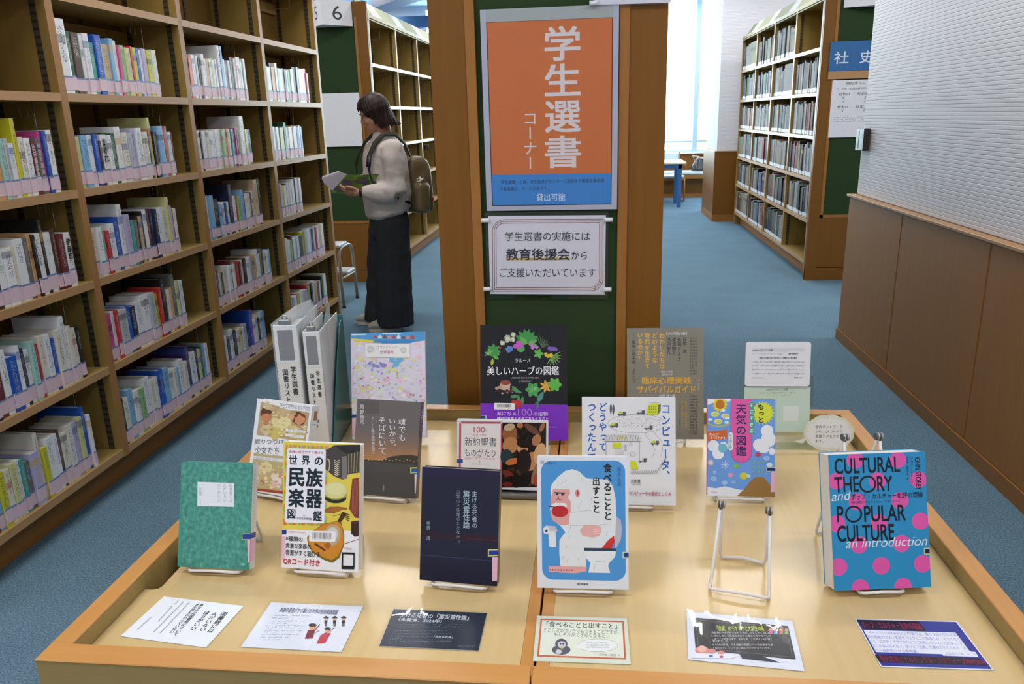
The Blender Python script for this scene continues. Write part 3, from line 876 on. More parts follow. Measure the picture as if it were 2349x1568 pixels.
table('left half of the pale wooden display table with a raised rim and side notch', X0, XS - .0008, True)
table('right half of the pale wooden display table with a raised rim', XS + .0008, X1, False)

# ---------------------------------------------------------------- wire easels
WIRE = plain('#dcd8d6', 0.35, name='white_coated_wire')
def easel(x, y, yaw, label, w=.095, h=.132, back=.11, z=TZ, lean=.30, dp=.017):
    back += dp - .016
    e = empty('wire_easel', (x, y, z), (0, 0, yaw), label, 'book stand', 'white wire book easels on the display table')
    r = .0028
    t = lean
    m = MB()
    hx = w / 2
    hy, hz = dp + h * math.sin(t), r + h * math.cos(t)
    m.tube([(-hx * .86, hy, hz), (-hx, dp + .004, r + .012), (-hx - .001, dp - .003, r + .002), (-hx, .002, .008), (-hx + .006, -.002, .0095), (0, -.003, .0115), (hx - .006, -.002, .0095), (hx, .002, .008), (hx + .001, dp - .003, r + .002), (hx, dp + .004, r + .012), (hx * .86, hy, hz)], r, WIRE, 8)
    obj('front_frame', m, e)
    m = MB()
    m.tube([(-hx * .80, hy + .006, hz), (-hx * .84, back - .004, r + .012), (-hx * .78, back, r + .001), (-hx * .4, back + .001, r + .003), (0, back + .002, r + .005), (hx * .4, back + .001, r + .003), (hx * .78, back, r + .001), (hx * .84, back - .004, r + .012), (hx * .80, hy + .006, hz)], r, WIRE, 8)
    obj('rear_frame', m, e)
    for s in (-1, 1):
        m = MB()
        for k in range(4):
            m.tube([(s * hx * .82 + (k - 1.5) * .0030 - .0012, hy + .003, hz + .008), (s * hx * .82 + (k - 1.5) * .0030 + .0012, hy + .003, hz + .008)], .0062, STEEL if k % 2 else plain('#4c4a50', .35, name='dark_coil'), 12)
        m.tube([(s * hx * .86, hy, hz), (s * hx * .86, hy + .001, hz + .008)], .0016, plain('#4a3526', .4, name='dark_wire'), 6)
        m.tube([(s * hx * .80, hy + .006, hz), (s * hx * .80, hy + .003, hz + .008)], .0016, plain('#4a3526', .4, name='dark_wire'), 6)
        obj('spring_hinge', m, e)
    return e

# ---------------------------------------------------------------- display books
def dbook(label, pose, th, cover, spine_side, spinecol=None, art=None, spine_art=None, inset=.004, backcol=None, zb=TZ + .0148, stand=True, elabel=None, ew=.095, eh=.132, hard=.0018):
    x, y, yaw, tilt, w, h = pose
    yaw, tilt = math.radians(yaw), math.radians(tilt)
    s = 1 if spine_side == 'R' else -1
    cm = plain(cover, .25, .35, coat=.1, name='cover_' + cover.lstrip('#')); sm = plain(spinecol or cover, .3, coat=.35, name='cover_' + (spinecol or cover).lstrip('#'))
    bm = plain(backcol or spinecol or cover, .3, coat=.35, name='cover_' + (backcol or spinecol or cover).lstrip('#'))
    m = MB()
    m.bbox(-w / 2, w / 2, 0, hard, 0, h, cm, .0004)
    m.bbox(-w / 2, w / 2, th - hard, th, 0, h, bm, .0004)
    a, b = sorted((s * w / 2, s * (w / 2 - hard)))
    m.bbox(a, b, .0003, th - .0003, 0, h, sm, .0004)
    o = obj('display_book', m, None, label, 'book', 'books standing on easels on the display table', loc=(x, y, zb), rot=Euler((-tilt, 0, yaw)))
    a, b = sorted((-s * (w / 2 - inset * .6), s * (w / 2 - hard)))
    obj('page_block', one(a, b, hard, th - hard, inset * .4, h - inset * .6, PAGES), o)
    if art is not None: obj('cover_print', art.mb, o)
    if spine_art is not None:
        so = obj('spine_print', spine_art.mb, o)
        so.location = (s * w / 2, th / 2, 0); so.rotation_euler = (0, 0, s * PI / 2)
    if stand:
        fx, fy = math.sin(yaw), -math.cos(yaw)
        easel(x + fx * .0005, y + fy * .0005, yaw, elabel or ('white wire easel holding the ' + label.split(',')[0]), w=ew, h=eh, lean=tilt + .01, dp=th + .006, back=.11 + max(0, eh - .132) * .6)
    return o
def call_tag(A, x0, y0, x1, ym, y1, open_side='R'):
    A.rect(x0 - 3, y0 - 3, x1, ym + 3, '#d2cf5e'); A.rect(x0, y0, x1, ym, '#1f3f8e')

# green one
q = [(422.8, 1060.5), (585.8, 1062.6), (571, 1306.8), (406, 1300.5)]
pose = (-0.684, 1.177, -0.7, 19.5, .137, .188)
A = Art(.137, .188, q, (390, 690), 2.375)
m, nt, b = newmat('mottled_green_cover')
n1 = N(nt, 'ShaderNodeTexNoise'); n1.inputs['Scale'].default_value = 120; n1.inputs['Detail'].default_value = 6
n2 = N(nt, 'ShaderNodeTexNoise'); n2.inputs['Scale'].default_value = 420
nt.links.new(coords(nt), n1.inputs['Vector']); nt.links.new(coords(nt, (1, 1, .25)), n2.inputs['Vector'])
r1 = ramp(nt, n1.outputs['Fac'], [(.3, lin('#2c7468')), (.5, lin('#3f8f80')), (.7, lin('#57a493'))])
r2 = ramp(nt, n2.outputs['Fac'], [(.3, (.8, .8, .8)), (.7, (1.15, 1.15, 1.15))])
mx = N(nt, 'ShaderNodeMix', data_type='RGBA', blend_type='MULTIPLY'); mx.inputs[0].default_value = 1
nt.links.new(r1.outputs[0], mx.inputs[6]); nt.links.new(r2.outputs[0], mx.inputs[7]); nt.links.new(mx.outputs[2], b.inputs['Base Color'])
b.inputs['Roughness'].default_value = .3; b.inputs['Coat Weight'].default_value = .4
A.rect(60, 870, 480, 1480, m)
A.poly([(163, 986), (362, 990), (355, 1120), (158, 1117)], '#dfe5ea')
A.vt('図書館には', 333, 992, 352, 1095, '#8d9aa0'); A.vt('人がいない', 300, 992, 318, 1095, '#8d9aa0'); A.vt('ほうがいい', 268, 992, 286, 1095, '#8d9aa0')
A.vt('内田樹', 170, 1015, 184, 1060, '#8d9aa0'); A.vt('山本編', 170, 1070, 180, 1112, '#a8b2b6')
call_tag(A, 398, 1270, 480, 1297, 0); A.rect(424, 1300, 480, 1425, '#e3b6cf')
A.poly([(398, 1425), (390, 1440), (408, 1440)], '#8fc0b2')
S = Art(.021, .188, [(0, 0), (1, 0), (1, 1), (0, 1)])
S.rect(0, 0, 1, 1, '#d3d5d4'); S.vt('図書館には人がいないほうがいい', .25, .05, .6, .62, '#9aa0a0'); S.rect(0, .66, 1, .71, '#1f3f8e'); S.rect(0, .72, .9, .93, '#e3b6cf')
dbook('mottled green hardcover with a small white title box, front row, at the left end', pose, .021, '#3f8f80', 'R', '#d3d5d4', A, S, backcol='#3f8f80', elabel='white wire easel holding the mottled green hardcover')

# world instruments
q = [(641, 1017.9), (823, 1019), (822.1, 1311.6), (645.9, 1303.2)]
A = Art(.144, .226, q, (560, 1000), 4.75)
A.rect(380, 80, 1260, 1490, '#ddc94e')
R = random.Random(4)
for k in range(24):
    x = 412 + k * 20
    A.rect(x, 118, x + 20, 152, ['#d9843c', '#c5c83a', '#d08a6a', '#c9a09a', '#8fb83c'][k % 5])
    A.rect(x, 955, x + 20, 992, ['#c9702c', '#d9843c', '#c5c83a', '#b7906a', '#8fb83c'][k % 5])
for k in range(21):
    y = 150 + k * 39
    A.rect(408, y, 430, y + 39, ['#d9843c', '#8fb83c', '#c9a09a', '#c5c83a'][k % 4]); A.rect(860, y, 884, y + 39, ['#8fb83c', '#d9843c', '#c5c83a', '#b8a0a0'][k % 4])
A.rect(380, 1040, 1260, 1490, '#e6e6ea')
A.poly([(850, 170), (960, 105), (1250, 85), (1250, 400), (1120, 420), (1060, 485), (960, 450), (850, 370)], '#47413f')
A.poly([(960, 110), (1250, 90), (1250, 160), (1100, 200), (1010, 150)], '#2a2827')
for k in range(5):
    A.line([(1120 + k * 32, 200 - k * 8), (1120 + k * 30, 410 - k * 5)], 7, '#a39a6e')
A.poly([(1040, 230), (1100, 220), (1105, 470), (1050, 480)], '#77736c')
A.ring(885, 330, 22, 70, 12, '#c9b78e', -120, 120)
for k in range(8): A.line([(955, 270 + k * 22), (985, 285 + k * 22), (1015, 270 + k * 22)], 9, '#cfc3a0')
A.ell(978, 680, 125, 64, '#26301c'); A.rect(853, 610, 1103, 680, '#b3a23f'); A.ell(978, 640, 126, 66, '#b3a23f'); A.ell(978, 602, 130, 92, '#d2cf8e'); A.ell(975, 590, 100, 66, '#d9d79c')
A.poly([(845, 825), (920, 785), (1010, 780), (1110, 790), (1108, 812), (1040, 812), (960, 855), (870, 850)], '#96602c'); A.ell(985, 812, 55, 26, '#a5682a')
A.poly([(1165, 470), (1240, 460), (1250, 900), (1200, 895), (1135, 800), (1150, 640)], '#7c3a2c')
for k in range(5): A.line([(1172 + k * 14, 480), (1166 + k * 14, 860)], 5, '#a8604c')
A.poly([(1160, 940), (1245, 925), (1245, 1095), (1200, 1100), (1162, 1070)], '#3a2218'); A.ell(1205, 945, 42, 16, '#4a3226')
A.line([(1085, 1180), (1250, 1125)], 8, '#8a5a5a')
A.poly([(1000, 950), (1060, 835), (1110, 850), (1080, 900), (1030, 965)], '#4a2a1c')
for k in range(4): A.line([(1080 + k * 8, 850 + k * 22), (1145, 868 + k * 22)], 8, '#2a1c16')
A.line([(955, 885), (1070, 850)], 4, '#3a2a20')
A.poly([(1005, 935), (1050, 955), (1085, 1080), (1085, 1190), (1035, 1330), (960, 1385), (860, 1350), (740, 1280), (690, 1200), (675, 1120), (730, 1050), (860, 970)], '#7a6320')
A.poly([(1000, 940), (1045, 965), (1075, 1080), (1075, 1185), (1020, 1310), (950, 1355), (860, 1325), (750, 1265), (700, 1195), (688, 1120), (740, 1052), (865, 975)], '#c98526')
A.ell(950, 1090, 92, 118, '#b7a283', 15); A.ell(950, 1085, 62, 84, '#cfcac2', 15); A.ell(905, 1200, 36, 34, '#a75e1d')
A.line([(760, 1180), (880, 1255)], 20, '#5a2a1a')
A.rr(428, 155, 862, 965, 26, '#e6e6ee')
A.ht('楽器の音色がすぐ聴ける', 447, 178, 835, 210, '#b02040', .01)
A.ht('世', 450, 232, 545, 335, '#1a2832', .02); A.ht('界', 595, 232, 685, 335, '#1a2832', .02); A.ht('の', 738, 245, 832, 335, '#1a2832', .025)
A.ht('民', 455, 370, 632, 575, '#16242e', .03); A.ht('族', 645, 370, 832, 575, '#16242e', .03)
A.ht('楽', 458, 597, 632, 800, '#16242e', .03); A.ht('器', 648, 600, 832, 805, '#16242e', .03)
A.ht('図', 455, 820, 542, 925, '#16242e', .02); A.ht('鑑', 738, 832, 835, 940, '#16242e', .02)
A.ht('監修', 627, 880, 655, 893, '#333333'); A.ht('民音音楽博物館', 560, 905, 722, 932, '#333333')
A.rect(392, 1045, 450, 1092, '#1c3a92'); A.rect(392, 1105, 442, 1360, '#e3b6cf')
A.ht('0種類の', 447, 1112, 630, 1162, '#343434', .01); A.ht('貴重な楽器の', 447, 1185, 722, 1240, '#343434', .01); A.ht('音源がすぐ聴ける', 447, 1258, 820, 1320, '#343434', .01)
A.ht('QRコード付き', 425, 1345, 825, 1418, '#c02838', .02)
A.ht('心音色がするのかな！', 470, 1055, 655, 1075, '#c04a6a')
A.rr(700, 1047, 990, 1160, 14, '#e9e9ec')
for k in range(26): A.rect(732 + k * 8.2, 1065, 732 + k * 8.2 + R.choice((2.5, 4, 5.5)), 1130, '#4a4a4e')
A.marks(732, 1132, 940, 1146, 1, '#555555', 3)
A.ht('Check', 1092, 1215, 1172, 1238, '#c03848')
A.rr(1062, 1268, 1205, 1445, 10, '#1a1c20'); A.rect(1080, 1290, 1190, 1408, '#dfe0e4')
dbook('thick yellow and white paperback on world folk instruments, front row', (-0.488, 1.184, -3.0, 16, .144, .226), .020, '#ddd8b8', 'L', '#e6e6ea', A, elabel='white wire easel under the yellow and white instrument book', hard=.001)

# sleeping girls
q = [(591.3, 914), (716.3, 930), (692, 1147), (563, 1123)]
A = Art(.146, .200, q, (560, 680), 4.612)
A.rect(0, 0, 1000, 3000, '#e2e3e8')
A.poly([(182, 1118), (690, 1228), (668, 1390), (650, 1530), (135, 1460)], '#b39a72')
for k, (x, y, r, c) in enumerate([(250, 1160, 40, '#c9b48c'), (420, 1210, 60, '#c2a97e'), (560, 1260, 55, '#a98c60'), (240, 1400, 60, '#c9b78e'), (370, 1400, 75, '#d3c583'), (430, 1340, 80, '#dcd19a'), (330, 1330, 45, '#d8cd90'), (520, 1420, 70, '#cfc07c'), (330, 1440, 60, '#c9b768'), (600, 1470, 60, '#c4b070')]):
    A.blob(x, y, r, c, k)
R = random.Random(21)
for k in range(110):
    x = R.uniform(190, 660); y = R.uniform(1150 + (x - 180) * .2, 1450 + (x - 180) * .1)
    A.blob(x, y, R.uniform(6, 20), R.choice(['#c9b48c', '#dccf94', '#b99c6a', '#d8c88a', '#a98c60', '#e0d6a6', '#cbb98e']), k, 10, .3, .55)
A.blob(235, 1240, 62, '#5f3320', 1); A.blob(240, 1270, 48, '#c27e58', 2); A.blob(238, 1330, 26, '#b8785a', 5)
A.blob(585, 1290, 72, '#6b351d', 3); A.blob(590, 1305, 52, '#c88a62', 4); A.blob(500, 1270, 30, '#d1a376', 6)
A.poly([(375, 1142), (700, 1182), (697, 1215), (485, 1200), (372, 1168)], '#e2e3e8')
A.ht('THE SLEEPING BEAUTIES', 378, 1148, 697, 1190, '#8a8c98'); A.ht('スザンヌ・オサリバン', 462, 1398, 655, 1425, '#8a8a90')
A.poly([(445, 1390), (660, 1412), (658, 1440), (442, 1420)], '#dfe0e4'); A.ht('スザンヌ・オサリバン', 462, 1400, 655, 1428, '#8a8a90')
A.poly([(438, 1440), (640, 1465), (638, 1495), (436, 1468)], '#dfe0e4'); A.ht('高橋洋 訳', 512, 1455, 590, 1475, '#8a8a90')
A.org = (560, 1000); A.sc = 4.75
A.ht('眠りつづける', 120, 28, 495, 82, '#6b6d76'); A.ht('少女たち', 118, 105, 382, 190, '#6b6d76')
A.poly([(105, 180), (640, 235), (600, 690), (60, 610)], '#b9a878')
A.poly([(103, 208), (640, 262), (636, 300), (100, 243)], '#d9dade'); A.ht('脳神経科医が〈謎の病〉を訪ねて', 108, 222, 380, 262, '#9a9a9e')
for k, (x, y, r, c) in enumerate([(170, 350, 60, '#cdbf86'), (240, 330, 60, '#d6ca96'), (220, 420, 45, '#c5a76c'), (340, 440, 50, '#e0cfc4'), (370, 500, 55, '#e2d3cc'), (200, 500, 30, '#b07c5c'), (320, 520, 40, '#d6b7a4'), (560, 520, 60, '#c9a98a')]):
    A.blob(x, y, r, c, k + 20)
for k in range(70):
    x = R.uniform(90, 620); y = R.uniform(280 + x * .06, 540 + x * .1)
    A.blob(x, y, R.uniform(8, 24), R.choice(['#c9b48c', '#dccf94', '#b99c6a', '#e2d6c4', '#c09a78', '#e0d6a6', '#cbb98e', '#d8b8a4']), k, 10, .3, .7)
A.poly([(70, 560), (640, 625), (632, 655), (64, 590)], '#a84a32')
A.poly([(64, 590), (632, 655), (630, 720), (40, 640)], '#e2e3e8')
S = Art(.024, .200); S.rect(0, 0, 1, 1, '#d9dadf'); S.rect(.35, .06, .85, .16, '#a8744a'); S.rect(.3, .2, .8, .205, '#888888'); S.vt('眠りつづける少女たち', .25, .38, .75, .85, '#6b6d76')
dbook('white paperback with a painted picture of sleeping figures in yellow, behind the green book', (-0.688, 1.462, -16.3, 20.2, .146, .200), .024, '#e2e3e8', 'R', '#d9dadf', A, S, hard=.001, elabel='white wire easel under the white book with sleeping figures')

# pastel travel book
q = [(804.6, 766.6), (976.3, 759.4), (977, 1003), (809, 1009)]
A = Art(.187, .266, q, (780, 730), 3.336, step=.000003)
A.rect(60, 80, 700, 960, '#dcd6e6')
R = random.Random(11)
for k in range(420):
    x, y = R.uniform(92, 664), R.uniform(190, 900)
    A.blob(x, y, R.choice((4, 6, 8, 11, 15, 22)), R.choice(['#e6d9ea', '#d9d98c', '#e3b9d6', '#b9cdea', '#efe6ee', '#d3e2c4', '#e9c4d4', '#c9d8ee', '#dcdc9a', '#e8e4f0', '#cfd9f0']), k, 12, .3, .7)
A.poly([(82, 110), (658, 95), (658, 165), (540, 185), (400, 192), (250, 190), (86, 160)], '#4f9bd2')
A.poly([(90, 160), (200, 168), (280, 172), (250, 190), (120, 185)], '#e0cf52'); A.poly([(240, 175), (500, 160), (600, 165), (540, 190), (330, 196)], '#3f8ac4')
A.line([(90, 133), (200, 128)], 9, '#d9e8f4'); A.line([(330, 120), (470, 118)], 8, '#d9e8f4')
for k in range(9): A.poly([(258 + k * 36, 158), (258 + k * 36, 144), (272 + k * 36, 134 - (k % 3) * 6), (288 + k * 36, 144), (288 + k * 36, 158)], ['#b24a4a', '#e2dfe6', '#6a5a6a', '#cf8a8a'][k % 4])
for k in range(46): A.ell(R.uniform(100, 650), R.uniform(330, 640), R.uniform(4, 9), R.uniform(4, 9), R.choice(['#c27ab4', '#8a8ad0', '#6fa8dc', '#b7c24a', '#dc8ab4']), n=7)
for k in range(5): A.blob(230 + k * 28, 355 + (k % 3) * 10, 14, '#8a86d0', k, 10, .5)
for (x, y) in ((400, 320), (458, 318), (428, 355)): A.blob(x, y, 24, '#6fb4dc', 2, 10, .25)
A.rect(195, 200, 537, 305, '#e9e8ea'); A.ring(366, 252, 0, 0, 1, '#e9e8ea')
A.ht('ロマンティック', 284, 214, 440, 238, '#a06a94'); A.ht('世界遺産', 308, 250, 414, 276, '#b05a84', .01)
for sx in (235, 490): A.blob(sx, 245, 26, '#d6d6d6', 3, 12, .5); A.ring(sx, 245, 20, 20, 2.5, '#8a8a8a')
A.rect(86, 745, 130, 768, '#1f3f8e'); A.rect(88, 775, 130, 900, '#e3b6cf')
dbook('large pastel floral picture book, back row behind the dark grey book', (-0.513, 1.774, 5.7, 17.9, .187, .266), .013, '#d9d6e2', 'L', '#cdb9d0', A, elabel='white wire easel under the large pastel picture book')

# dusk landscape paperback
q = [(824.4, 913.5), (971, 923), (955, 1142), (804.9, 1134)]
A = Art(.145, .203, q, (780, 730), 3.336)
A.rect(50, 600, 680, 1400, '#66605f')
for k in range(12): A.poly([(60, 820 + k * 22), (680, 850 + k * 22), (680, 1100), (60, 1075)], ['#69625f', '#6c6360', '#706460', '#756660', '#7a685f', '#80695c', '#876c5a', '#8f7059', '#977357', '#a07656', '#aa7b55', '#b48357'][k]) if k < 12 else None
A.poly([(60, 1075), (330, 1085), (400, 1055), (470, 1045), (540, 1040), (640, 1050), (660, 1130), (500, 1110), (60, 1088)], '#3c3a34')
A.poly([(60, 1082), (500, 1108), (660, 1125), (660, 1400), (50, 1400)], '#4b4846')
for k in range(16): A.ell(200 + k * 27, 1078 + (k % 3) * 5, 5, 3, '#e6b46a', n=6)
A.rect(160, 630, 318, 730, '#5a5453')
A.vt('魂でも', 462, 760, 520, 940, '#e0dfe2'); A.vt('いいから、', 388, 760, 445, 1005, '#e0dfe2'); A.vt('そばにいて', 308, 750, 368, 1042, '#e0dfe2')
A.vt('3・11後の霊体験を聞く', 252, 750, 280, 1038, '#d0d0d4'); A.vt('奥野修司', 166, 655, 202, 810, '#d8d8dc'); A.vt('新潮社', 333, 1275, 346, 1320, '#b8b8bc')
A.rect(548, 1136, 640, 1180, '#cfce62'); A.rect(556, 1144, 640, 1174, '#1f5aa8'); A.rect(580, 1188, 640, 1335, '#dccbd8')
S = Art(.018, .203); S.rect(0, 0, 1, 1, '#5a504e'); S.vt('そばにいて', .2, .08, .8, .32, '#d8d8dc'); S.rect(0, .72, 1, .78, '#1f5aa8')
dbook('dark grey paperback with a dusk bay photograph, middle row', (-0.448, 1.468, -6.8, 20, .145, .203), .018, '#66605f', 'R', '#5a504e', A, S, hard=.001, elabel='white wire easel under the dark grey paperback')

# herbs
q = [(1103.9, 745.3), (1299.9, 738.7), (1304.2, 1009.2), (1097, 1012)]
A = Art(.215, .286, q, (1000, 720), 3.485)
A.rect(330, 50, 1080, 1030, '#141318'); A.rect(330, 708, 1080, 1030, '#7a2fc2')
R = random.Random(5)
G1, G2, G3 = '#3f8f4a', '#5fae4e', '#2f7a44'
for a in (-150, -125, -100, -80, -55, -30): A.leaf(728, 215, 105, 42, a, G1)
for a in (-170, -140, -20, 10): A.leaf(735, 225, 80, 34, a, G2)
A.ell(680, 265, 32, 27, '#4f9f52')
for (x, y, r) in ((622, 155, 20), (578, 190, 28), (618, 195, 20), (533, 225, 20)): A.blob(x, y, r, '#aab09a', 1); A.blob(x, y, r * .6, '#cdd0ba', 2)
for (x, y) in ((500, 255), (515, 262)): A.ell(x, y, 9, 9, '#c02a34')
for (x, y) in ((585, 255), (570, 275), (605, 268), (585, 285)): A.blob(x, y, 15, '#5f7fc8', 3, 10, .5)
for (x, y) in ((660, 222), (685, 235), (640, 245), (668, 250)): A.blob(x, y, 19, '#c05ac0', 4, 10, .3)
for (x, y) in ((765, 230), (775, 250), (805, 248)): A.blob(x, y, 16, '#b478be', 5, 12, .4)
for k in range(7): A.leaf(850, 255, 110 - k * 6, 9, -115 + k * 14, '#4a5f48')
for k in range(6): A.blob(905 + k * 11, 255 + (k % 2) * 12, 14, '#7a5ab0', k, 8, .4)
for k in range(6): A.leaf(450, 320, 62, 30, -160 + k * 38, G2)
for k in range(6): A.leaf(465, 285, 58, 28, -140 + k * 50, G1)
for k in range(5): A.leaf(820, 300, 42, 26, k * 72, G2)
for (x, y) in ((880, 305), (900, 318), (920, 310)): A.blob(x, y, 16, '#d2b832', 6)
for k in range(8): A.leaf(930, 320, 80, 10, -30 + k * 22, '#6f9f52')
A.leaf(455, 345, 60, 26, 100, '#a9b83a'); A.leaf(440, 300, 60, 6, 150, '#9fae8a')
A.ht('ラルース', 633, 342, 755, 372, '#d8d8e0'); A.ht('美しいハーブの図鑑', 407, 402, 985, 474, '#ececf2', .006)
A.ht("L'HERBIER DES PLANTES QUI", 598, 488, 820, 504, '#a8a8b0'); A.ht('GUÉRISSENT', 658, 514, 758, 530, '#a8a8b0')
A.ell(545, 572, 45, 26, '#c4a894'); A.ell(552, 548, 42, 30, '#c9ae9a'); A.ell(552, 536, 42, 20, '#8a4a38'); A.line([(470, 590), (520, 568)], 22, '#b8917a')
for k in range(14): A.ell(R.uniform(490, 610), R.uniform(590, 625), 9, 7, R.choice(['#5a2a2a', '#4a3436', '#b8b0b8']), n=8)
for (x, y, a, L) in ((690, 620, 200, 95), (650, 600, 215, 60), (660, 640, 170, 75), (690, 640, 95, 85), (665, 640, 110, 60)): A.leaf(x, y, L, 30, a, '#4f8a58')
for a in range(0, 360, 60): A.leaf(775, 590, 66, 44, a, '#4a9a52'); A.leaf(775, 590, 40, 24, a + 30, '#7fc07a')
for (x, y, r) in ((615, 692, 17), (652, 708, 33)): A.ell(x, y, r, r, '#b83238')
for a in range(0, 360, 52): A.leaf(880, 560, 55, 22, a, '#d2a03a')
for a in range(0, 360, 60): A.leaf(950, 545, 62, 42, a, '#5fb04a')
A.leaf(860, 600, 110, 44, 118, '#4f8a80'); A.leaf(815, 690, 65, 20, 100, '#4f7a78'); A.leaf(835, 680, 60, 16, 150, '#4f7a78')
A.rr(457, 703, 627, 756, 8, '#e4e4e8')
for k in range(22): A.rect(482 + k * 5.2, 712, 482 + k * 5.2 + R.choice((1.6, 2.6, 3.6)), 738, '#505056')
A.marks(485, 741, 600, 751, 1, '#606066', 3)
A.ht('薬になる', 478, 772, 635, 806, '#dfd0f0'); A.ht('100', 650, 748, 765, 806, '#b98ae0'); A.ht('の植物', 775, 770, 895, 806, '#dfd0f0'); A.ht('精彩な写真とボタニカルイラスト', 478, 815, 898, 842, '#f0e8f8', .012)
A.rect(345, 806, 392, 838, '#d2cf9e'); A.rect(345, 810, 384, 834, '#20408e'); A.ht('de Vignes', 905, 888, 975, 903, '#c9a4ea')
dbook('large black and purple herb encyclopedia with a wreath of leaves, back row centre', (-0.175, 1.776, 2.4, 18.5, .215, .286), .02, '#141318', 'L', '#141318', A, elabel='white wire easel under the large black herb book')

# new testament stories (landscape)
q = [(1048.2, 961.9), (1256, 965.3), (1256, 1127), (1049, 1118)]
A = Art(.196, .149, q, (1000, 720), 3.485)
A.rect(150, 830, 920, 1430, '#d8d8da')
A.rect(184, 862, 526, 1420, '#3a5a78'); A.rect(187, 865, 523, 1420, '#b8485a'); A.rect(200, 878, 512, 1420, '#d9d5d6')
for x in (187, 512): A.rect(x, 865, x + 12, 877, '#dcdce0')
A.ht('100', 298, 902, 385, 950, '#b0405a'); A.ht('の', 388, 925, 405, 942, '#b0405a'); A.ht('傑作で読む', 293, 960, 405, 978, '#c2607a')
A.ht('新約聖書', 228, 988, 478, 1058, '#40424a'); A.ht('ものがたり', 228, 1080, 472, 1140, '#40424a'); A.ht('名画と彫刻でたどる', 228, 1146, 468, 1164, '#c2607a'); A.ht('イルデリット・フォート', 280, 1192, 420, 1208, '#70727a')
A.line([(340, 1180), (356, 1180)], 2, '#707078'); A.line([(348, 1172), (348, 1188)], 2, '#707078')
A.rect(168, 1160, 215, 1190, '#24468e')
A.rect(526, 868, 878, 1388, '#1c1512')
R = random.Random(31)
for k in range(90):
    A.blob(R.uniform(540, 862), R.uniform(885, 1372), R.uniform(6, 26), R.choice(['#1a1412', '#241a15', '#2e2119', '#3a2a1e', '#15110f', '#2a2420', '#20262a', '#4a3222']), k, 10, .35)
for k, (x, y, rx, ry, c, ro) in enumerate([(585, 960, 60, 80, '#8a5a3a', 0), (580, 905, 46, 28, '#b39a7a', -15), (590, 1050, 62, 70, '#b07a50', 20), (560, 1140, 50, 60, '#2a3a40', 0), (690, 1080, 45, 42, '#c08a60', 20), (700, 1040, 60, 34, '#241a16', 10), (760, 920, 70, 26, '#6a4230', 35), (665, 890, 26, 22, '#a86a48', 0), (845, 905, 18, 40, '#9a6242', 25), (800, 1010, 36, 50, '#a8704a', 20), (760, 1180, 60, 80, '#b58058', 20), (830, 1120, 50, 90, '#c8a070', 10), (610, 1180, 60, 26, '#b86a34', -15), (575, 1280, 50, 26, '#6a2a22', 30), (790, 1280, 22, 90, '#8a6a4a', 15), (700, 1180, 60, 100, '#221a18', 0), (640, 1340, 110, 50, '#15110f', 0), (800, 1330, 24, 50, '#a03a2a', 0), (570, 1362, 40, 20, '#6a1a1a', 0)]):
    A.ell(x, y, rx, ry, c, ro, 12)
dbook('wide white book with an old dark painting on its right half, middle row', (-0.199, 1.512, -1.1, 14.9, .196, .149), .014, '#d8d8da', 'L', '#d8d8da', A, stand=False)
e = empty('book_rest', (-0.199, 1.505, TZ), (0, 0, math.radians(-1.1)), 'grey plastic rest with a rounded lip under the wide painting book', 'book stand')
GP = plain('#6f6a64', .3, .5, .3, name='grey_rest_plastic')
obj('lip', MB().tube([(-.10, -.006, .0075), (.10, -.006, .0075)], .0072, GP, 12), e)
obj('back_plate', MB().box(-.09, .09, .052, .055, 0.0, .11, GP), e)
obj('foot', MB().box(-.09, .09, -.004, .055, 0, .003, GP), e)

# navy hardcover
q = [(968.6, 1071.4), (1147.5, 1081.2), (1139.5, 1345), (963.6, 1329.5)]
A = Art(.137, .196, q, (930, 1040), 4.611)
A.rect(100, 100, 1100, 1500, '#1c1d33')
A.rect(100, 100, 1100, 240, '#241b3c'); A.poly([(100, 820), (1100, 880), (1100, 960), (100, 900)], '#2b1a26'); A.line([(640, 900), (1000, 930)], 5, '#5a2a36'); A.line([(160, 1075), (930, 1140)], 9, '#2a3a5c')
A.vt('生ける死者の', 704, 395, 762, 800, '#a9c6cc'); A.vt('震災霊性論', 610, 390, 682, 800, '#a9c6cc', .006); A.vt('災害の不条理のただなかで', 540, 390, 580, 955, '#7f969e'); A.vt('金菱　清', 222, 715, 268, 925, '#8fa4ac')
A.marks(215, 1300, 268, 1318, 1, '#70808a', 3)
A.rect(872, 1018, 1010, 1092, '#cfce62'); A.rect(884, 1030, 1010, 1082, '#203a9a'); A.rect(918, 1100, 1010, 1352, '#e0b2c6')
for k in range(4): A.line([(930, 1150 + k * 60), (985, 1154 + k * 60)], 2, '#b88aa0')
dbook('dark navy hardcover with vertical pale lettering, front row centre', (-0.234, 1.159, -4.7, 15.8, .137, .196), .019, '#1c1d33', 'R', '#14141c', A, elabel='white wire easel under the dark navy hardcover')

